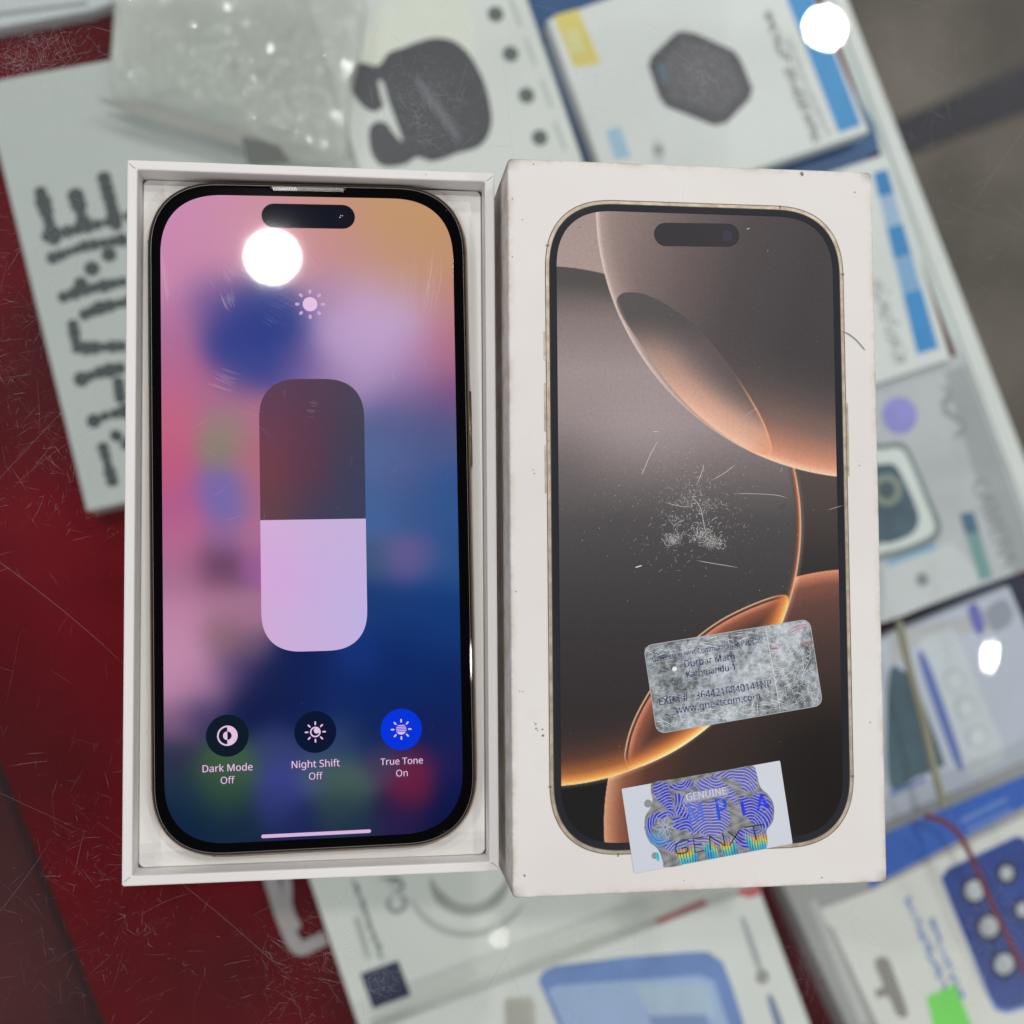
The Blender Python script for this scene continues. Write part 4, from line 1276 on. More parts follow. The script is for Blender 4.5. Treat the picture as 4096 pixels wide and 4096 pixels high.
for i in range(20):
    x, y = rng.uniform(680, 1780), rng.uniform(820, 2200); c = at(x, y, ZD); t = rng.uniform(0, 3.1); L_ = rng.uniform(1.5, 6)
    sg.add([(c[0], c[1]), (c[0] + L_ / 2 * math.cos(t), c[1] + L_ / 2 * math.sin(t)), (c[0] + L_ * math.cos(t + .1), c[1] + L_ * math.sin(t + .1))], .06, ZD + .06, rng.uniform(.08, .25))
sg.merge(front_glass, veil_mat('smear_haze', (.75, .7, .75), .35))

# =================================================================== THE LID
LW, LL, LH = 85.36, 162.74, 26.64
lid = empty('worn_cardboard_box', (0, 0, 0.05))
tag(lid, 'worn white box lid printed with a phone picture, two silver labels stuck on it', 'box lid')
M_LID = card_mat('worn_white_lid_card', (.765, .735, .715), (.835, .81, .79), (.60, .53, .47), .30, (LW / 2, LL / 2), .9)
def lr(o, z_, r=1.1): return z3(rrect(LW - 2 * o, LL - 2 * o, max(.4, r - o), 2, 6), z_)
v_, f_ = loft([lr(.02, .06), lr(0, LH - .8), lr(.05, LH - .38), lr(.2, LH - .13), lr(.42, LH - .03), lr(.7, LH)], True, True)
lid_shell = mesh_obj('lid_shell', v_, f_, M_LID, lid)

# printed phone
QX, QY, QS = .39, -.10, .9717
QW, QL = 71.5 * QS, 149.6 * QS
M_GOLD, nt_, b_g = new_mat('printed_gold_edge')
tcg, ng = bump(nt_, b_g, 420, .12, .00006)
rg = nt_.nodes.new('ShaderNodeValToRGB'); rg.color_ramp.elements[0].position = .35; rg.color_ramp.elements[1].position = .65
rg.color_ramp.elements[0].color = (*srf((160, 146, 130), K_TOP), 1); rg.color_ramp.elements[1].color = (*srf((190, 178, 160), K_TOP), 1)
nt_.links.new(ng.outputs['Fac'], rg.inputs['Fac']); nt_.links.new(rg.outputs['Color'], b_g.inputs['Base Color'])
b_g.inputs['Roughness'].default_value = .35; b_g.inputs['Metallic'].default_value = .25
def q2(o, n=2.5, r=16.6): return place2(rrect(QW - 2 * o, QL - 2 * o, r - o, n, 24), QX, QY, 0)
pp = prism('printed_phone_frame', q2(0), LH - .02, LH + .10, M_GOLD, lid)
ring('printed_frame_outline', q2(-.06), q2(.12), LH + .005, LH + .115, paper((104, 96, 86), K_TOP), pp)
prism('printed_bezel', q2(.92), LH + .101, LH + .13, paper((38, 40, 46), K_TOP, .42, .1, 60, .1), pp)
ring('printed_frame_inline', q2(.80), q2(.95), LH + .102, LH + .135, paper((88, 80, 66), K_TOP), pp)
M_ART, nt_, b_a = new_mat('printed_wallpaper_ink')
a_ = nt_.nodes.new('ShaderNodeAttribute'); a_.attribute_name = 'ink'
tca, na = bump(nt_, b_a, 2600, .14, .00004)
na2 = nt_.nodes.new('ShaderNodeTexNoise'); na2.inputs['Scale'].default_value = 1500; nt_.links.new(tca.outputs['Object'], na2.inputs['Vector'])
mra = nt_.nodes.new('ShaderNodeMapRange'); mra.inputs['To Min'].default_value = .86; mra.inputs['To Max'].default_value = 1.14
nt_.links.new(na2.outputs['Fac'], mra.inputs['Value'])
vm = nt_.nodes.new('ShaderNodeVectorMath'); vm.operation = 'SCALE'
nt_.links.new(a_.outputs['Color'], vm.inputs[0]); nt_.links.new(mra.outputs[0], vm.inputs['Scale'])
nt_.links.new(vm.outputs[0], b_a.inputs['Base Color'])
b_a.inputs['Roughness'].default_value = .42; b_a.inputs['Specular IOR Level'].default_value = .14

def wallpaper(X, Y):
    c = ramp(Y, [(390, (152, 134, 130)), (520, (158, 140, 136)), (880, (84, 74, 70)), (930, (76, 68, 65)), (1075, (50, 46, 47)), (1300, (52, 44, 43)), (1480, (44, 38, 37)), (1600, (36, 32, 32))])
    # lower right disc
    cx_, cy_, r_ = 1622, 1556, 483
    d = np.hypot(X - cx_, Y - cy_); e = r_ - d
    leg = ss(Y, 1250, 1420)
    g1 = ramp(e, [(-1, (214, 150, 118)), (3, (198, 128, 98)), (25, (120, 78, 66)), (60, (92, 64, 58)), (150, (66, 52, 49)), (300, (54, 45, 43))])
    g2 = ramp(e, [(-1, (206, 154, 124)), (6, (186, 132, 104)), (30, (132, 84, 64)), (70, (84, 54, 46)), (140, (56, 44, 41)), (300, (42, 37, 36))])
    g = g1 * (1 - leg[:, None]) + g2 * leg[:, None]
    dark_r = ss(X, 1380, 1560) * ss(Y, 1200, 1500)
    g = g * (1 - .35 * dark_r[:, None])
    c = mixc(c, g, ss(e, -.8, .8))
    # outside the discs at lower left it is black
    c = mixc(c, (28, 27, 29), ss(Y, 1420, 1440) * (1 - ss(e, -.8, .8)))
    # planet disc
    cx_, cy_, r_ = 1020, 993, 491
    dB = np.hypot(X - cx_, Y - cy_); eB = r_ - dB
    inner_ = ramp(Y, [(500, (72, 70, 70)), (535, (82, 77, 76)), (600, (124, 111, 110)), (700, (146, 134, 134)), (800, (138, 126, 127)), (900, (104, 96, 97)), (980, (76, 73, 75)), (1060, (66, 64, 66)), (1200, (54, 51, 53)), (1330, (48, 43, 45)), (1480, (58, 44, 42))])
    hot = np.exp(-(((X - 1230) / 130) ** 2 + ((Y - 800) / 90) ** 2))
    inner_ = mixc(inner_, (160, 148, 150), .55 * hot)
    tl = ss(X + (Y - 560) * .6, 1230, 1010) * ss(Y, 900, 760) * 0
    cool = np.exp(-(((X - 1060) / 60) ** 2 + ((Y - 900) / 80) ** 2))
    inner_ = mixc(inner_, (84, 80, 82), .35 * cool)
    topd = ss(eB, 60, 0) * ss(Y, 700, 560)
    inner_ = mixc(inner_, (74, 71, 71), topd)
    ang = np.arctan2(Y - cy_, X - cx_)
    bot = ss(ang, .55, 1.35)
    glow = ramp(eB, [(-1, (255, 226, 170)), (2, (246, 196, 122)), (8, (218, 146, 76)), (22, (150, 92, 54)), (48, (92, 58, 48)), (90, (58, 47, 46)), (140, (50, 45, 46))])
    gw = bot * ss(eB, 130, 20)
    inner_ = inner_ * (1 - gw[:, None]) + glow * gw[:, None]
    side = ss(ang, -.5, -.15) * (1 - bot)
    gs = ramp(eB, [(-1, (240, 196, 168)), (1.6, (222, 160, 124)), (4, (150, 94, 72)), (9, (92, 66, 60)), (20, (66, 58, 58))])
    gsw = side * ss(eB, 16, 2)
    inner_ = inner_ * (1 - gsw[:, None]) + gs * gsw[:, None]
    c = mixc(c, inner_, ss(eB, -.8, .8))
    halo = ss(eB, -9, -1) * (eB < 0) * ss(ang, -.4, 0.1)
    c = c + (halo * 30)[:, None]
    # big upper right disc, fitted through the traced rim
    rim = np.array([(1123.6, 396), (1139, 513.7), (1161, 573), (1235.7, 707.5), (1273.5, 752.5), (1367.9, 826), (1495.5, 883.3), (1580, 898.3)])
    A_ = np.c_[2 * rim, np.ones(len(rim))]; sol = np.linalg.lstsq(A_, (rim ** 2).sum(1), rcond=None)[0]
    ax, ay = sol[0], sol[1]; ar = math.sqrt(sol[2] + ax * ax + ay * ay)
    eA = ar - np.hypot(X - ax, Y - ay)
    base_ = ramp(X + .25 * (Y - 400), [(1120, (140, 122, 118)), (1200, (126, 110, 107)), (1300, (100, 88, 87)), (1420, (74, 68, 70)), (1560, (64, 60, 63)), (1700, (66, 60, 62))])
    angA = np.arctan2(Y - ay, X - ax)          # 0 right, pi/2 down, pi left
    low = ss(angA, 2.55, 1.9)
    rimg = ramp(eA, [(0, (218, 200, 194)), (2, (196, 176, 170)), (8, (160, 141, 137)), (30, (140, 123, 119))])
    up_w = (1 - low) * ss(eA, 60, 2)
    cA = base_ * (1 - up_w[:, None]) + rimg * up_w[:, None]
    lowg = ramp(eA, [(0, (250, 214, 192)), (3, (232, 182, 154)), (14, (206, 146, 120)), (34, (176, 124, 104)), (75, (122, 97, 90)), (120, (94, 81, 79)), (200, (74, 68, 70))])
    lw = low * ss(eA, 230, 90)
    cA = cA * (1 - lw[:, None]) + lowg * lw[:, None]
    c = mixc(c, cA, ss(eA, -.8, .8))
    # lens inside it
    dl = smooth_closed(np.array([(1163, 572), (1168, 558), (1182, 552), (1215, 555), (1262, 578), (1315, 618), (1370, 682), (1412, 745), (1442, 800), (1456, 845), (1450, 858), (1436, 857), (1390, 836), (1320, 786), (1255, 717), (1205, 644), (1175, 600)], float), 5)
    dL = poly_sdf(dl, X, Y)
    eL = eA
    lens = ramp(eL, [(0, (226, 188, 168)), (14, (214, 168, 146)), (40, (192, 150, 134)), (75, (136, 114, 108)), (110, (92, 82, 82)), (160, (72, 67, 70))])
    tip = ss(X, 1300, 1150)
    lens = mixc(lens, (128, 112, 108), ss(Y, 790, 620) * .75)
    lens = mixc(lens, (84, 76, 77), ss(eL, 38, 120) * .78)
    lens = mixc(lens, (78, 74, 76), ss(Y, 680, 590) * ss(eL, 0, 12) * .95)
    lens = mixc(lens, (206, 140, 106), ss(X, 1400, 1452) * ss(Y, 780, 850) * .6)
    lineo = ss(dL, 4.5, 1.0) * ss(X, 1380, 1430)
    lens = mixc(lens, (232, 160, 124), lineo * .9)
    c = mixc(c, lens, ss(dL, -.8, .8))
    # lower lens with its double outline
    hl_ = smooth_closed(np.array([(1190, 1450), (1181, 1441), (1178, 1422), (1187, 1380), (1208, 1332), (1245, 1274), (1298, 1216), (1350, 1175), (1400, 1148), (1450, 1128), (1478, 1122), (1487, 1129), (1484, 1150), (1462, 1205), (1420, 1278), (1360, 1350), (1290, 1406), (1225, 1440)], float), 5)
    dH = poly_sdf(hl_, X, Y)
    nearB = ss(eB, 40, 12)
    H = ramp(dH, [(0, (224, 182, 150)), (1.8, (206, 158, 126)), (3.4, (84, 62, 54)), (6.2, (62, 52, 50)), (8, (206, 132, 104)), (10, (188, 116, 90)), (18, (132, 80, 62)), (40, (80, 54, 48)), (70, (60, 46, 44))])
    gB = ramp(eB, [(0, (255, 226, 170)), (3, (246, 190, 116)), (10, (212, 136, 72)), (26, (150, 86, 52)), (50, (96, 58, 46))])
    nb = ss(eB, 46, 6)
    H = H * (1 - nb[:, None]) + gB * nb[:, None]
    c = mixc(c, H, ss(dH, -.8, .8))
    return np.clip(c, 0, 255)

AW, AL = QW - 5.1, QL - 5.0
ain = place2(rrect(AW, AL, 13.6, 2.5, 24), QX, QY, 0)
def art_cell(u, v): return z3(np.c_[QX + (u - .5) * AW, QY + (v - .5) * AL], LH + .137)
def art_col(x, y, u, v):
    X, Y = to_art(x, y, LH)
    C = lin(wallpaper(X, Y)) / K_TOP
    return np.clip(C, .003, .95), poly_sdf(ain, x, y) > -.15
color_grid('printed_wallpaper', None, 380, 840, art_cell, art_col, M_ART, pp)
ring('printed_screen_edge', place2(rrect(AW + .5, AL + .5, 13.8, 2.5, 24), QX, QY, 0), ain, LH + .13, LH + .145, paper((36, 38, 43), K_TOP, .42, .1, 60, .1), pp)
ZL = LH
i0 = at(2615, 938, ZL); i1 = at(2957, 942, ZL)
im_ = (i0 + i1) / 2; il = np.linalg.norm(i1[:2] - i0[:2])
prism('printed_camera_cutout', capsule(im_[0], im_[1], math.atan2(i1[1] - i0[1], i1[0] - i0[0]), il, 5.35), LH + .138, LH + .15, paper((52, 50, 54), K_TOP, .42, .05, 60, .1), pp)
lc = at(2908, 944, ZL)
prism('printed_camera_lens', circle(lc[0], lc[1], 1.3, 24), LH + .151, LH + .156, paper((57, 56, 66), K_TOP, .42, .05, 60, .1), pp)
# printed side buttons
M_BTN = M_GOLD
for (x, ya, yb, sd_) in ((2178, 1326, 1442, -1), (2178, 1533, 1726, -1), (2180, 1780, 1973, -1), (3390, 1612, 1905, 1)):
    a = at(x, ya, ZL); b2 = at(x, yb, ZL)
    xx = QX + sd_ * (QW / 2 + .22)
    prism('printed_button', np.array([(xx - .3, b2[1]), (xx + .3, b2[1]), (xx + .3, a[1]), (xx - .3, a[1])]), LH + .003, LH + .09, M_BTN, pp)
an = Ribbons()
for (x, y, hz) in ((2190, 982, 0), (2201, 3147, 0), (3370, 1098, 0), (3409, 3105, 0), (3119, 829, 1), (2472, 3419, 1)):
    c_ = at(x, y, ZL)
    if hz: an.add([(c_[0], c_[1] - .42), (c_[0], c_[1] + .42)], .5, LH + .118, .5, False)
    else: an.add([(c_[0] - .42, c_[1]), (c_[0] + .42, c_[1])], .5, LH + .118, .5, False)
an.merge(pp, veil_mat('antenna_ink', (.22, .2, .18), .5))

# wear on the lid: scuffed crater of white scratches, pen mark, dents, specks
wr = Ribbons()
zz = LH + .16
for i in range(1500):
    if i < 260:
        cx_, cy_ = 2760 + rng.normal(0, 115), 2030 + rng.normal(0, 115)
        L_ = rng.uniform(.3, 1.3); a0_ = rng.uniform(.12, .5)
    else:
        g_ = [(2688, 2158, 16, 13), (2800, 2145, 26, 16), (2852, 2172, 22, 14), (2800, 2040, 18, 40), (2748, 2010, 26, 14), (2850, 2020, 36, 12), (2700, 2080, 26, 18), (2780, 1960, 30, 30), (2830, 2110, 26, 26)][rng.integers(0, 9) if rng.uniform() > .45 else rng.integers(0, 3)]
        cx_, cy_ = g_[0] + rng.normal(0, g_[2]), g_[1] + rng.normal(0, g_[3])
        L_ = rng.lognormal(-1.0, .6); a0_ = rng.uniform(.2, .8)
    c_ = at(cx_, cy_, ZL); t = rng.uniform(0, math.pi) if i > 260 else rng.choice([0.1, 1.5, 2.3, .8]) + rng.normal(0, .35)
    s_ = np.linspace(0, L_, 4)
    wr.add(np.c_[c_[0] + s_ * math.cos(t) + rng.normal(0, .03, 4), c_[1] + s_ * math.sin(t) + rng.normal(0, .03, 4)], rng.uniform(.03, .09), zz, a0_)
for pts_, w_, a_ in (([(2636, 1755), (2600, 1820), (2575, 1880), (2565, 1900)], .12, .6), ([(2610, 1727), (2635, 1726)], .12, .6), ([(2786, 1940), (2810, 1880), (2814, 1858)], .12, .6),
                     ([(2930, 1975), (3010, 1975), (3100, 1980), (3150, 1992)], .12, .45), ([(2786, 2242), (2860, 2255), (2950, 2270)], .12, .5), ([(2540, 2270), (2568, 2262)], .2, .9),
                     ([(2760, 1980), (2800, 2030), (2815, 2100), (2825, 2140)], .12, .6), ([(2850, 1920), (2900, 1890), (2940, 1860)], .12, .55), ([(2660, 2010), (2720, 2025), (2760, 2028)], .1, .6),
                     ([(2690, 2110), (2720, 2085), (2740, 2080)], .1, .5), ([(2962, 1680), (3000, 1650), (3030, 1630)], .1, .3), ([(2985, 918), (2998, 914)], .2, .5), ([(3070, 1010), (3070, 995)], .12, .5),
                     ([(3310, 2040), (3370, 2022)], .1, .4), ([(3120, 1890), (3128, 1870)], .1, .4)):
    wr.add(smooth_open(px_poly(pts_, ZL), 5), w_, zz, a_)
for i in range(420):
    cx_, cy_ = 2740 + rng.normal(0, 200), 1990 + rng.normal(0, 170)
    if not (2240 < cx_ < 3330): continue
    wr.dot(*at(cx_, cy_, ZL)[:2], rng.uniform(.03, .10), zz, rng.uniform(.15, .6))
for i in range(70):
    wr.dot(*at(rng.uniform(2240, 3330), rng.uniform(860, 3000), ZL)[:2], rng.uniform(.03, .08), zz, rng.uniform(.2, .6))
wr.merge(lid_shell, veil_mat('rubbed_ink', (.9, .9, .9), .6, 1.15))
dk_ = Ribbons()
zk = LH + .15
dk_.add(smooth_open(px_poly([(3366, 1325), (3395, 1338), (3425, 1362), (3448, 1388), (3460, 1402)], ZL), 6), .32, zk, .6)
for pts_, w_, a_ in (([(3206, 2350), (3216, 2400), (3210, 2440)], .12, .3), ([(2650, 2058), (2672, 2100), (2672, 2160), (2660, 2220)], .16, .8), ([(2950, 2190), (2975, 2260), (2985, 2320)], .5, .18), ([(3020, 1170), (3018, 1215)], .14, .7),
                     ([(3155, 2095), (3170, 2125)], .1, .7), ([(3070, 968), (3070, 1010)], .1, .5), ([(3110, 2040), (3145, 2010)], .5, .2), ([(3000, 1200), (2990, 1230)], .14, .4)):
    dk_.add(smooth_open(px_poly(pts_, ZL), 5), w_, zk + .02, a_)
for (x, y, r_, a_) in ((2078, 2765, .13, .8), (2092, 2766, .13, .8), (2137, 2889, .12, .6), (2143, 2896, .25, .35), (2144, 2914, .2, .4), (2169, 2917, .22, .45), (2172, 2942, .25, .5), (2150, 2922, .15, .35), (2317, 910, .16, .8),
                       (2134, 657, .15, .7), (2090, 879, .14, .6), (2050, 796, .14, .6), (2049, 1027, .12, .6), (2063, 2366, .16, .8), (2132, 1880, .14, .4), (2137, 1894, .14, .5), (2664, 1395, .13, .8), (2098, 3502, .3, .3), (3206, 694, .45, .3),
                       (3208, 700, .3, .4), (3418, 770, .2, .3), (3436, 1862, .14, .6), (3480, 2890, .3, .12), (3286, 3510, .14, .6), (2735, 3521, .12, .6), (2460, 978, .05, .5)):
    for _ in range(2):
        dk_.dot(*at(x, y, LH)[:2], r_ * random.uniform(.8, 1.1), zk + .01 + random.uniform(0, .01), a_)
dk_.merge(lid_shell, veil_mat('grime_mark', (.10, .09, .085), .7))
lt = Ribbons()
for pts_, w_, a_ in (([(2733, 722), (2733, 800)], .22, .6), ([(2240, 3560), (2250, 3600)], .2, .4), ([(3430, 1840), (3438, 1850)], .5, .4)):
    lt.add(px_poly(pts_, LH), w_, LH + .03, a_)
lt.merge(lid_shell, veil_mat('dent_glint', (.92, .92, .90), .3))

# --- silver serial label
z = LH + .17
S4 = [at(*p, z)[:2] for p in ((2572, 2584), (3237, 2474.5), (3293, 2821.5), (2629, 2935.7))]
o0 = S4[3]; ux = (S4[2] - S4[3]); uy = (S4[0] - S4[3])
sw_ = np.linalg.norm((S4[2] + S4[1] - S4[3] - S4[0]) / 2); sh_ = np.linalg.norm((S4[0] + S4[1] - S4[3] - S4[2]) / 2)
scn = sum(S4) / 4
sth = math.atan2(*((S4[2] + S4[1] - S4[3] - S4[0])[::-1]))
def sl_(P): return place2(P, scn[0], scn[1], sth)
m, nt, b = new_mat('crinkled_silver_foil')
tc = nt.nodes.new('ShaderNodeTexCoord')
mp = nt.nodes.new('ShaderNodeMapping'); mp.inputs['Scale'].default_value = (1.25, 1, 1); nt.links.new(tc.outputs['Object'], mp.inputs['Vector'])
n1 = nt.nodes.new('ShaderNodeTexNoise'); n1.inputs['Scale'].default_value = 620; n1.inputs['Detail'].default_value = 4; n1.inputs['Roughness'].default_value = .55
nt.links.new(mp.outputs[0], n1.inputs['Vector'])
n2 = nt.nodes.new('ShaderNodeTexNoise'); n2.inputs['Scale'].default_value = 70; n2.inputs['Detail'].default_value = 3
nt.links.new(mp.outputs[0], n2.inputs['Vector'])
ad = nt.nodes.new('ShaderNodeMath'); ad.operation = 'ADD'
nt.links.new(n1.outputs['Fac'], ad.inputs[0]); nt.links.new(n2.outputs['Fac'], ad.inputs[1])
r = nt.nodes.new('ShaderNodeValToRGB')
mrs = nt.nodes.new('ShaderNodeMath'); mrs.operation = 'MULTIPLY'; mrs.inputs[1].default_value = .5
nt.links.new(ad.outputs[0], mrs.inputs[0])
r.color_ramp.elements[0].position = .40; r.color_ramp.elements[0].color = (.13, .15, .165, 1)
r.color_ramp.elements[1].position = .64; r.color_ramp.elements[1].color = (.70, .78, .86, 1)
nt.links.new(mrs.outputs[0], r.inputs['Fac']); nt.links.new(r.outputs['Color'], b.inputs['Base Color'])
b.inputs['Metallic'].default_value = .2; b.inputs['Roughness'].default_value = .3
bb = nt.nodes.new('ShaderNodeBump'); bb.inputs['Strength'].default_value = .5; bb.inputs['Distance'].default_value = .00015
nt.links.new(n1.outputs['Fac'], bb.inputs['Height']); nt.links.new(bb.outputs['Normal'], b.inputs['Normal'])
lab = prism('silver_label', sl_(rrect(sw_, sh_, 2.0, 2, 8)), LH + .14, z, m, lid)
ring('label_edge', sl_(rrect(sw_ + .06, sh_ + .06, 2.0, 2, 8)), sl_(rrect(sw_ - .25, sh_ - .25, 1.9, 2, 8)), z - .01, z + .012, plain('bright_foil_edge', (.75, .78, .8), .3, .5), lab)
sc_ = Ribbons()
for i in range(1500):
    x = rng.uniform(-sw_ / 2 + .6, sw_ / 2 - .6); y = rng.uniform(-sh_ / 2 + .6, sh_ / 2 - .6)
    left = x < sw_ * .28
    L_ = min(rng.lognormal(.35, .75), 8); t = (rng.normal(-.05, .28) if rng.uniform() < .7 else rng.uniform(0, math.pi)) if left else rng.choice([.5, -.6, 1.3]) + rng.normal(0, .3)
    s_ = np.linspace(-.5, .5, 4) * L_
    P = np.c_[x + s_ * math.cos(t), y + s_ * math.sin(t) + rng.normal(0, .12) * (s_ / L_) ** 2]
    P = np.clip(P, [-sw_ / 2 + .3, -sh_ / 2 + .3], [sw_ / 2 - .3, sh_ / 2 - .3])
    sc_.add(sl_(P), rng.uniform(.04, .11), z + .03, rng.uniform(.3, 1.0) * (1.0 if x > 7 or y < -6.5 or y > 7 else .55))
fa, fb = at(3062, 2512, z)[:2], at(3121, 2840, z)[:2]
sc_.add(np.array([fa, (fa + fb) / 2, fb]), .18, z + .031, .6, False)
for i in range(30):
    sc_.dot(*sl_([(rng.uniform(-sw_ / 2 + 1, sw_ / 2 - 1), rng.uniform(-sh_ / 2 + 1, sh_ / 2 - 1))])[0], rng.uniform(.05, .2), z + .03, rng.uniform(.4, .9))
c_ = at(2698, 2675, z); sc_.dot(c_[0], c_[1], .55, z + .032, .9, 10)
sc_.build('foil_scratches', veil_mat('foil_glint', (1, 1, 1), .5, 1, 0), lab)
pk = Ribbons()
for pts_ in ([(3150, 2530), (3190, 2510), (3238, 2502)], [(3090, 2590), (3118, 2588)], [(3200, 2575), (3250, 2568)]):
    for k_ in range(4):
        P = np.array(pts_, float) + rng.normal(0, 5, 2); pk.add(smooth_open(px_poly(P, z), 4), .14, z + .034, .5)
pk.build('foil_rainbow', veil_mat('foil_pink', (.85, .25, .35), .4), lab)
M_INK = paper((30, 36, 92), K_TOP, .5, .15, 300)
def fp(x, y): return at(2450 + x * .4658, 2400 + y * .4658, z)
for txt, a, b2, hs, bo in (('Generation Next Communication Pvt. Ltd.', (345, 530), (1285, 365), 1.35, .012), ('Durbar Marg', (622, 578), (1052, 510), 1.1, .015), ('Kathmandu-1', (640, 668), (1052, 600), 1.1, .015),
                           ('EXIM #', (405, 905), (655, 862), 1.05, .015), ('3644216840141NP', (720, 855), (1368, 745), 1.15, .015), ('www.gnextcom.com', (548, 975), (1270, 850), 1.05, .01)):
    text_obj('label_text', txt, fp(*a), fp(*b2), z, M_INK, lab, hs, bo, th=.02)

# --- white label with the blue hologram badge
z = LH + .185
H4 = [at(*p, z)[:2] for p in ((2486, 3157), (3119.7, 3040.6), (3171, 3376), (2537, 3492))]
hw = np.linalg.norm((H4[2] + H4[1] - H4[3] - H4[0]) / 2); hh = np.linalg.norm((H4[0] + H4[1] - H4[3] - H4[2]) / 2)
hc = sum(H4) / 4
hth = math.atan2(*((H4[2] + H4[1] - H4[3] - H4[0])[::-1]))
def hp(P): return place2(P, hc[0], hc[1], hth)
wl = prism('white_label', hp(rrect(hw, hh, .25, 2, 3)), LH + .14, z, card_mat('label_paper', (.64, .68, .78), (.70, .74, .83), (.55, .58, .66), .2), lid)
def hq(x, y):      # traced label coordinates -> local mm
    p = at(2400 + x * .4658, 2980 + y * .4658, z)[:2] - hc
    c, s = math.cos(-hth), math.sin(-hth)
    return (p[0] * c - p[1] * s, p[0] * s + p[1] * c)
badge = smooth_closed(np.array([hq(*p) for p in ((455, 322), (438, 400), (450, 470), (430, 540), (390, 610), (380, 690), (395, 770), (430, 840), (480, 880), (515, 930), (540, 1010), (562, 1052),
        (760, 1018), (930, 985), (1150, 942), (1385, 898), (1432, 880), (1440, 800), (1432, 735), (1480, 670), (1497, 590), (1488, 500), (1450, 430), (1385, 370), (1362, 310), (1345, 240), (1312, 178),
        (1150, 204), (880, 250), (640, 290))]), 5)
by0, by1 = badge[:, 1].min(), badge[:, 1].max(); bx0, bx1 = badge[:, 0].min(), badge[:, 0].max()
m, nt, b = new_mat('hologram_foil')
a_ = nt.nodes.new('ShaderNodeAttribute'); a_.attribute_name = 'ink'
nt.links.new(a_.outputs['Color'], b.inputs['Base Color'])
b.inputs['Metallic'].default_value = .35; b.inputs['Roughness'].default_value = .3
bump(nt, b, 900, .3, .0001)
M_HOLO = m
def holo_cell(u, v): return z3(hp(np.c_[bx0 + u * (bx1 - bx0), by0 + v * (by1 - by0)]), z + .02)
def holo_col(x, y, u, v):
    lx = bx0 + u * (bx1 - bx0); ly = by0 + v * (by1 - by0)
    keep = poly_sdf(badge, lx, ly) > -.02
    r_ = np.random.default_rng(3)
    W_ = hp(np.c_[lx, ly])
    n1_ = np.sin(lx * 1.7 + 2.3 * np.sin(ly * 1.1)) * np.cos(ly * 2.1 + lx * .6)
    silver = (.26 + .14 * n1_ + .16 * r_.random(len(lx)))[:, None] * np.array([1, 1.02, 1.05])
    c = silver
    f0 = 5.2
    li_ = np.abs(np.sin(np.hypot(lx - 2, ly + 9) * f0)) > .93
    c = c * (1 - .4 * li_[:, None]) + np.array([.5, .52, .62]) * (.4 * li_[:, None])
    for k_, (pl, cx_, cy_, tone) in enumerate((
        ([(455, 350), (560, 318), (600, 400), (640, 600), (570, 545), (490, 470)], 640, 640, 0), ([(940, 268), (1080, 225), (1320, 195), (1348, 300), (1335, 385), (1240, 400), (1190, 330), (1080, 280)], 1200, 480, 1),
        ([(600, 345), (780, 300), (800, 340), (740, 385), (620, 385)], 700, 250, 0), ([(400, 650), (480, 578), (640, 560), (640, 605), (520, 640), (440, 720), (480, 790), (660, 830), (560, 870), (470, 850), (410, 770)], 560, 700, 0),
        ([(780, 520), (900, 490), (1060, 480), (1118, 600), (1090, 730), (960, 790), (860, 760), (780, 770), (760, 640)], 940, 900, 1), ([(1350, 400), (1450, 450), (1485, 590), (1440, 710), (1350, 700), (1260, 620), (1210, 500), (1200, 430), (1290, 450)], 1250, 720, 0),
        ([(1180, 730), (1430, 745), (1425, 860), (1190, 880)], 1300, 600, 0), ([(860, 290), (1000, 285), (1160, 400), (1180, 520), (1120, 470), (1000, 440), (900, 400), (820, 380)], 1000, 120, 1), ([(560, 860), (760, 800), (980, 790), (1150, 800), (1120, 860), (800, 890), (620, 920)], 850, 1200, 1), ([(640, 420), (700, 430), (720, 520), (790, 640), (700, 620), (650, 560)], 500, 500, 0), ([(640, 620), (770, 640), (800, 720), (900, 745), (700, 735), (620, 690)], 700, 800, 0), ([(700, 430), (800, 400), (860, 520), (780, 560), (700, 500)], 820, 480, 1))):
        P_ = smooth_closed(np.array([hq(*p) for p in pl]), 4)
        d_ = poly_sdf(P_, lx, ly)
        m_ = ss(d_, -.15, .25)
        q_ = np.array(hq(cx_, cy_))
        rr = np.hypot(lx - q_[0], ly - q_[1]); th_ = np.arctan2(ly - q_[1], lx - q_[0])
        wv = np.sin(rr * 9.5 + 5.5 * np.sin(th_ * 1.5 + k_) + 1.2 * np.sin(lx * 1.7)) * .5 + .5
        core = np.array([.08, .06, .92]) if tone == 0 else np.array([.20, .17, .90])
        col_ = core * (.75 + .25 * wv[:, None]) + np.array([.42, .55, .12]) * (ss(wv, .55, .97)[:, None])
        patchy = ss(np.sin(lx * 2.3 + k_) * np.cos(ly * 1.9 + 1.3 * k_), .85, .1)
        m_ = m_ * (.55 + .45 * patchy)
        c = c * (1 - m_[:, None]) + col_ * m_[:, None]
    # rainbow along the lower rim
    t = (ly - by0) / (by1 - by0)
    fanx = np.abs(np.sin(lx * .40 + 1.9 + 1.4 * np.sin(lx * .23) + t * 2.2)) * (.75 + .25 * np.sin(lx * .9))
    t = (ly - (by0 + (lx - bx0) * 0)) / (by1 - by0)
    rb1 = ss(t, .27, .12) * ss(fanx, .25, .42)
    hue = t / .28 + .22 * np.sin(lx * .7) + .1 * np.sin(lx * 2.1)
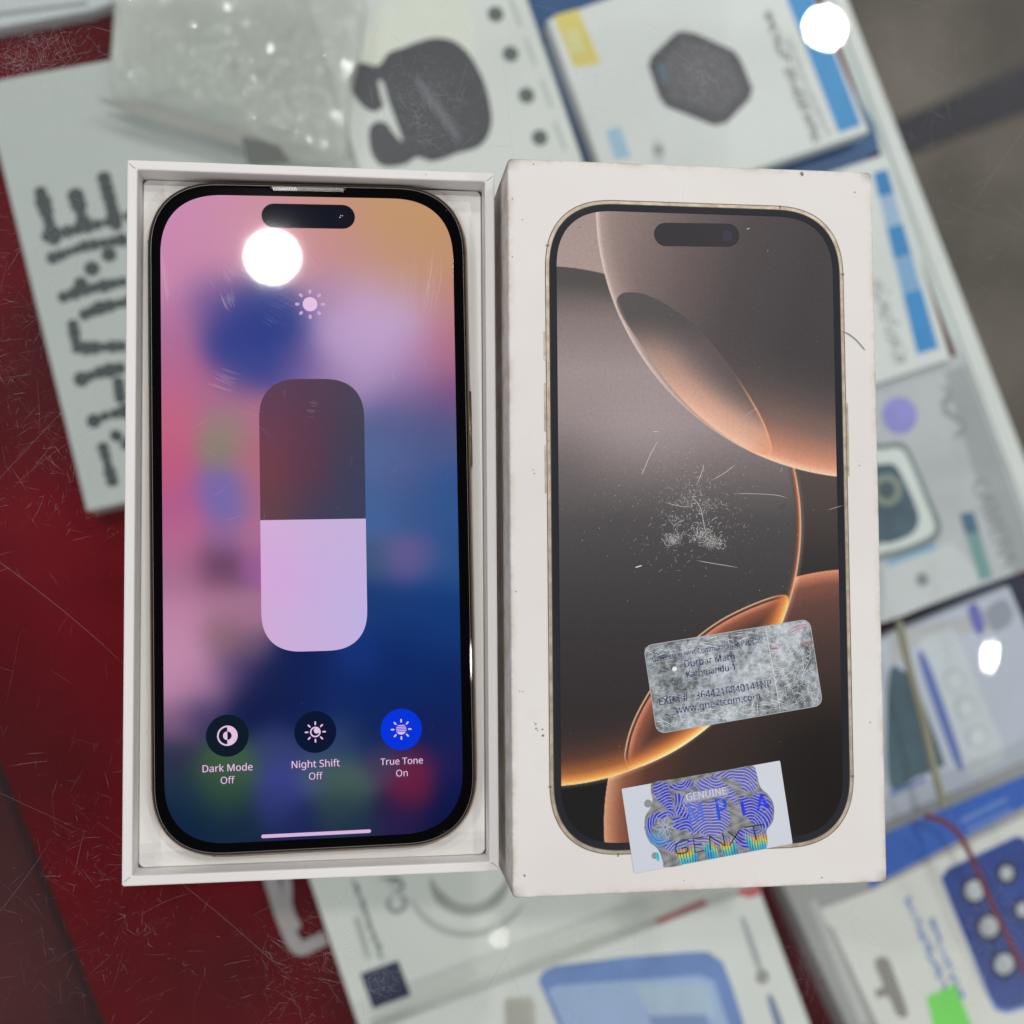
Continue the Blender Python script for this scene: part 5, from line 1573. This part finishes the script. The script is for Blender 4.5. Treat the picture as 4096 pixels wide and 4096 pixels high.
    rc = ramp(hue, [(0, (.10, .45, .85)), (.3, (.08, .70, .92)), (.45, (.35, .85, .55)), (.58, (.92, .82, .10)), (.75, (.95, .50, .12)), (.9, (.35, .5, .85)), (1.1, (.2, .3, .9))])
    stripes = .35 + .65 * (np.abs(np.sin(lx * 5.2 + t * 8 * np.sin(lx * .6))) > .45)
    c = c * (1 - rb1[:, None]) + (rc * stripes[:, None]) * rb1[:, None]
    cy2 = ss(t, .5, .35) * ss(t, .2, .32) * ss(lx, -8, -12)
    c = c * (1 - .6 * cy2[:, None]) + np.array([.10, .5, .95]) * .6 * cy2[:, None]
    return np.clip(c, .01, .95), keep
hb_ = color_grid('hologram_badge', None, 300, 190, holo_cell, holo_col, M_HOLO, wl)
def tl(name, s, a, b2, mat, hs=1, bo=0, dz=.03, spc=1.0):
    pa = at(2400 + a[0] * .4658, 2980 + a[1] * .4658, z); pb = at(2400 + b2[0] * .4658, 2980 + b2[1] * .4658, z)
    text_obj(name, s, pa, pb, z + dz, mat, wl, hs, bo, th=.01, spacing=spc)
flat('genuine_plate', hp(np.array([hq(*p) for p in ((725, 425), (1060, 362), (1100, 372), (1108, 400), (1095, 430), (720, 500))])), z + .015, plain('pale_foil', (.46, .48, .62), .35, .3), wl, .02)
tl('label_text', 'GENUINE', (745, 480), (1085, 420), plain('pale_letter', (.66, .68, .86), .4), 1.05, .02, .06)
tl('label_text', 'M', (775, 675), (895, 652), plain('blue_letter', (.13, .22, .90), .35, .2), 1.35, .01, .04)
tl('label_text', 'P', (1018, 642), (1105, 624), plain('blue_letter_deep', (.03, .10, .92), .35, .2), 1.25, .02, .04)
flat('label_letter', hp(np.array([hq(*p) for p in ((1202, 488), (1228, 480), (1252, 600), (1226, 606))])), z + .03, plain('blue_letter_deep', (.03, .05, .95), .35, .2), wl, .02)
tl('label_text', 'A', (1348, 566), (1458, 545), plain('blue_letter_deep', (.03, .05, .95), .35, .2), .95, .02, .04)
M_BK = plain('black_ink', (.03, .03, .035), .5)
gx = Ribbons()
for st in ([(772, 826), (720, 814), (668, 842), (646, 890), (662, 928), (708, 930), (748, 915), (744, 880), (700, 888)], [(888, 788), (800, 804), (818, 922), (896, 906)], [(808, 858), (872, 847)], [(948, 896), (940, 780)], [(940, 780), (1075, 866)], [(1075, 866), (1052, 752)],
           [(1095, 742), (1226, 836)], [(1200, 728), (1112, 862)], [(1240, 706), (1400, 682)], [(1316, 695), (1340, 816)]):
    P = np.array([hq(*p) for p in st])
    gx.add(hp(smooth_open(P, 5) if len(P) > 5 else P), .27, z + .065, 1, False)
mesh_obj('label_lettering', gx.V, gx.F, M_BK, wl)
fl_ = Ribbons()
for k_ in range(7):
    a = .35 + k_ * 2 * math.pi / 7
    c0 = np.array(hq(560, 705)); tip = c0 + 2.9 * np.array([math.cos(a), math.sin(a)]); s1 = c0 + 1.7 * np.array([math.cos(a - .3), math.sin(a - .3)]); s2 = c0 + 1.7 * np.array([math.cos(a + .3), math.sin(a + .3)])
    fl_.add(hp(np.array([c0, s1, tip, s2, c0])), .16, z + .05, .75, False)
fl_.build('badge_flower', veil_mat('flower_line', (.6, .66, .85), .4), wl)
for x, y, r_ in ((412, 502, .85), (470, 950, .7)):
    p = hq(x, y)
    flat('security_dot', hp(circle(p[0], p[1], r_, 20)), z + .03, plain('foil_dot', (.5, .52, .56), .3, .5), wl, .02)
p = hq(495, 960)
flat('cyan_dot', hp(circle(p[0], p[1], .35, 16, 1.0)), z + .05, plain('cyan_foil', (.02, .75, .85), .3, .2), wl, .02)
hs_ = Ribbons()
for i in range(110):
    x = rng.uniform(bx0 + 1, bx1 - 1); y = rng.uniform(by0 + 1, by1 - 1); L_ = rng.uniform(.4, 4); t = rng.normal(.0, .5)
    if poly_sdf(badge, np.array([x]), np.array([y]))[0] < .8: continue
    hs_.add(hp(np.array([(x - L_ / 2 * math.cos(t), y - L_ / 2 * math.sin(t)), (x, y + .03), (x + L_ / 2 * math.cos(t), y + L_ / 2 * math.sin(t))])), .06, z + .06, rng.uniform(.2, .7))
hs_.build('foil_scratches', veil_mat('holo_glint', (.86, .88, .95), .35), wl)
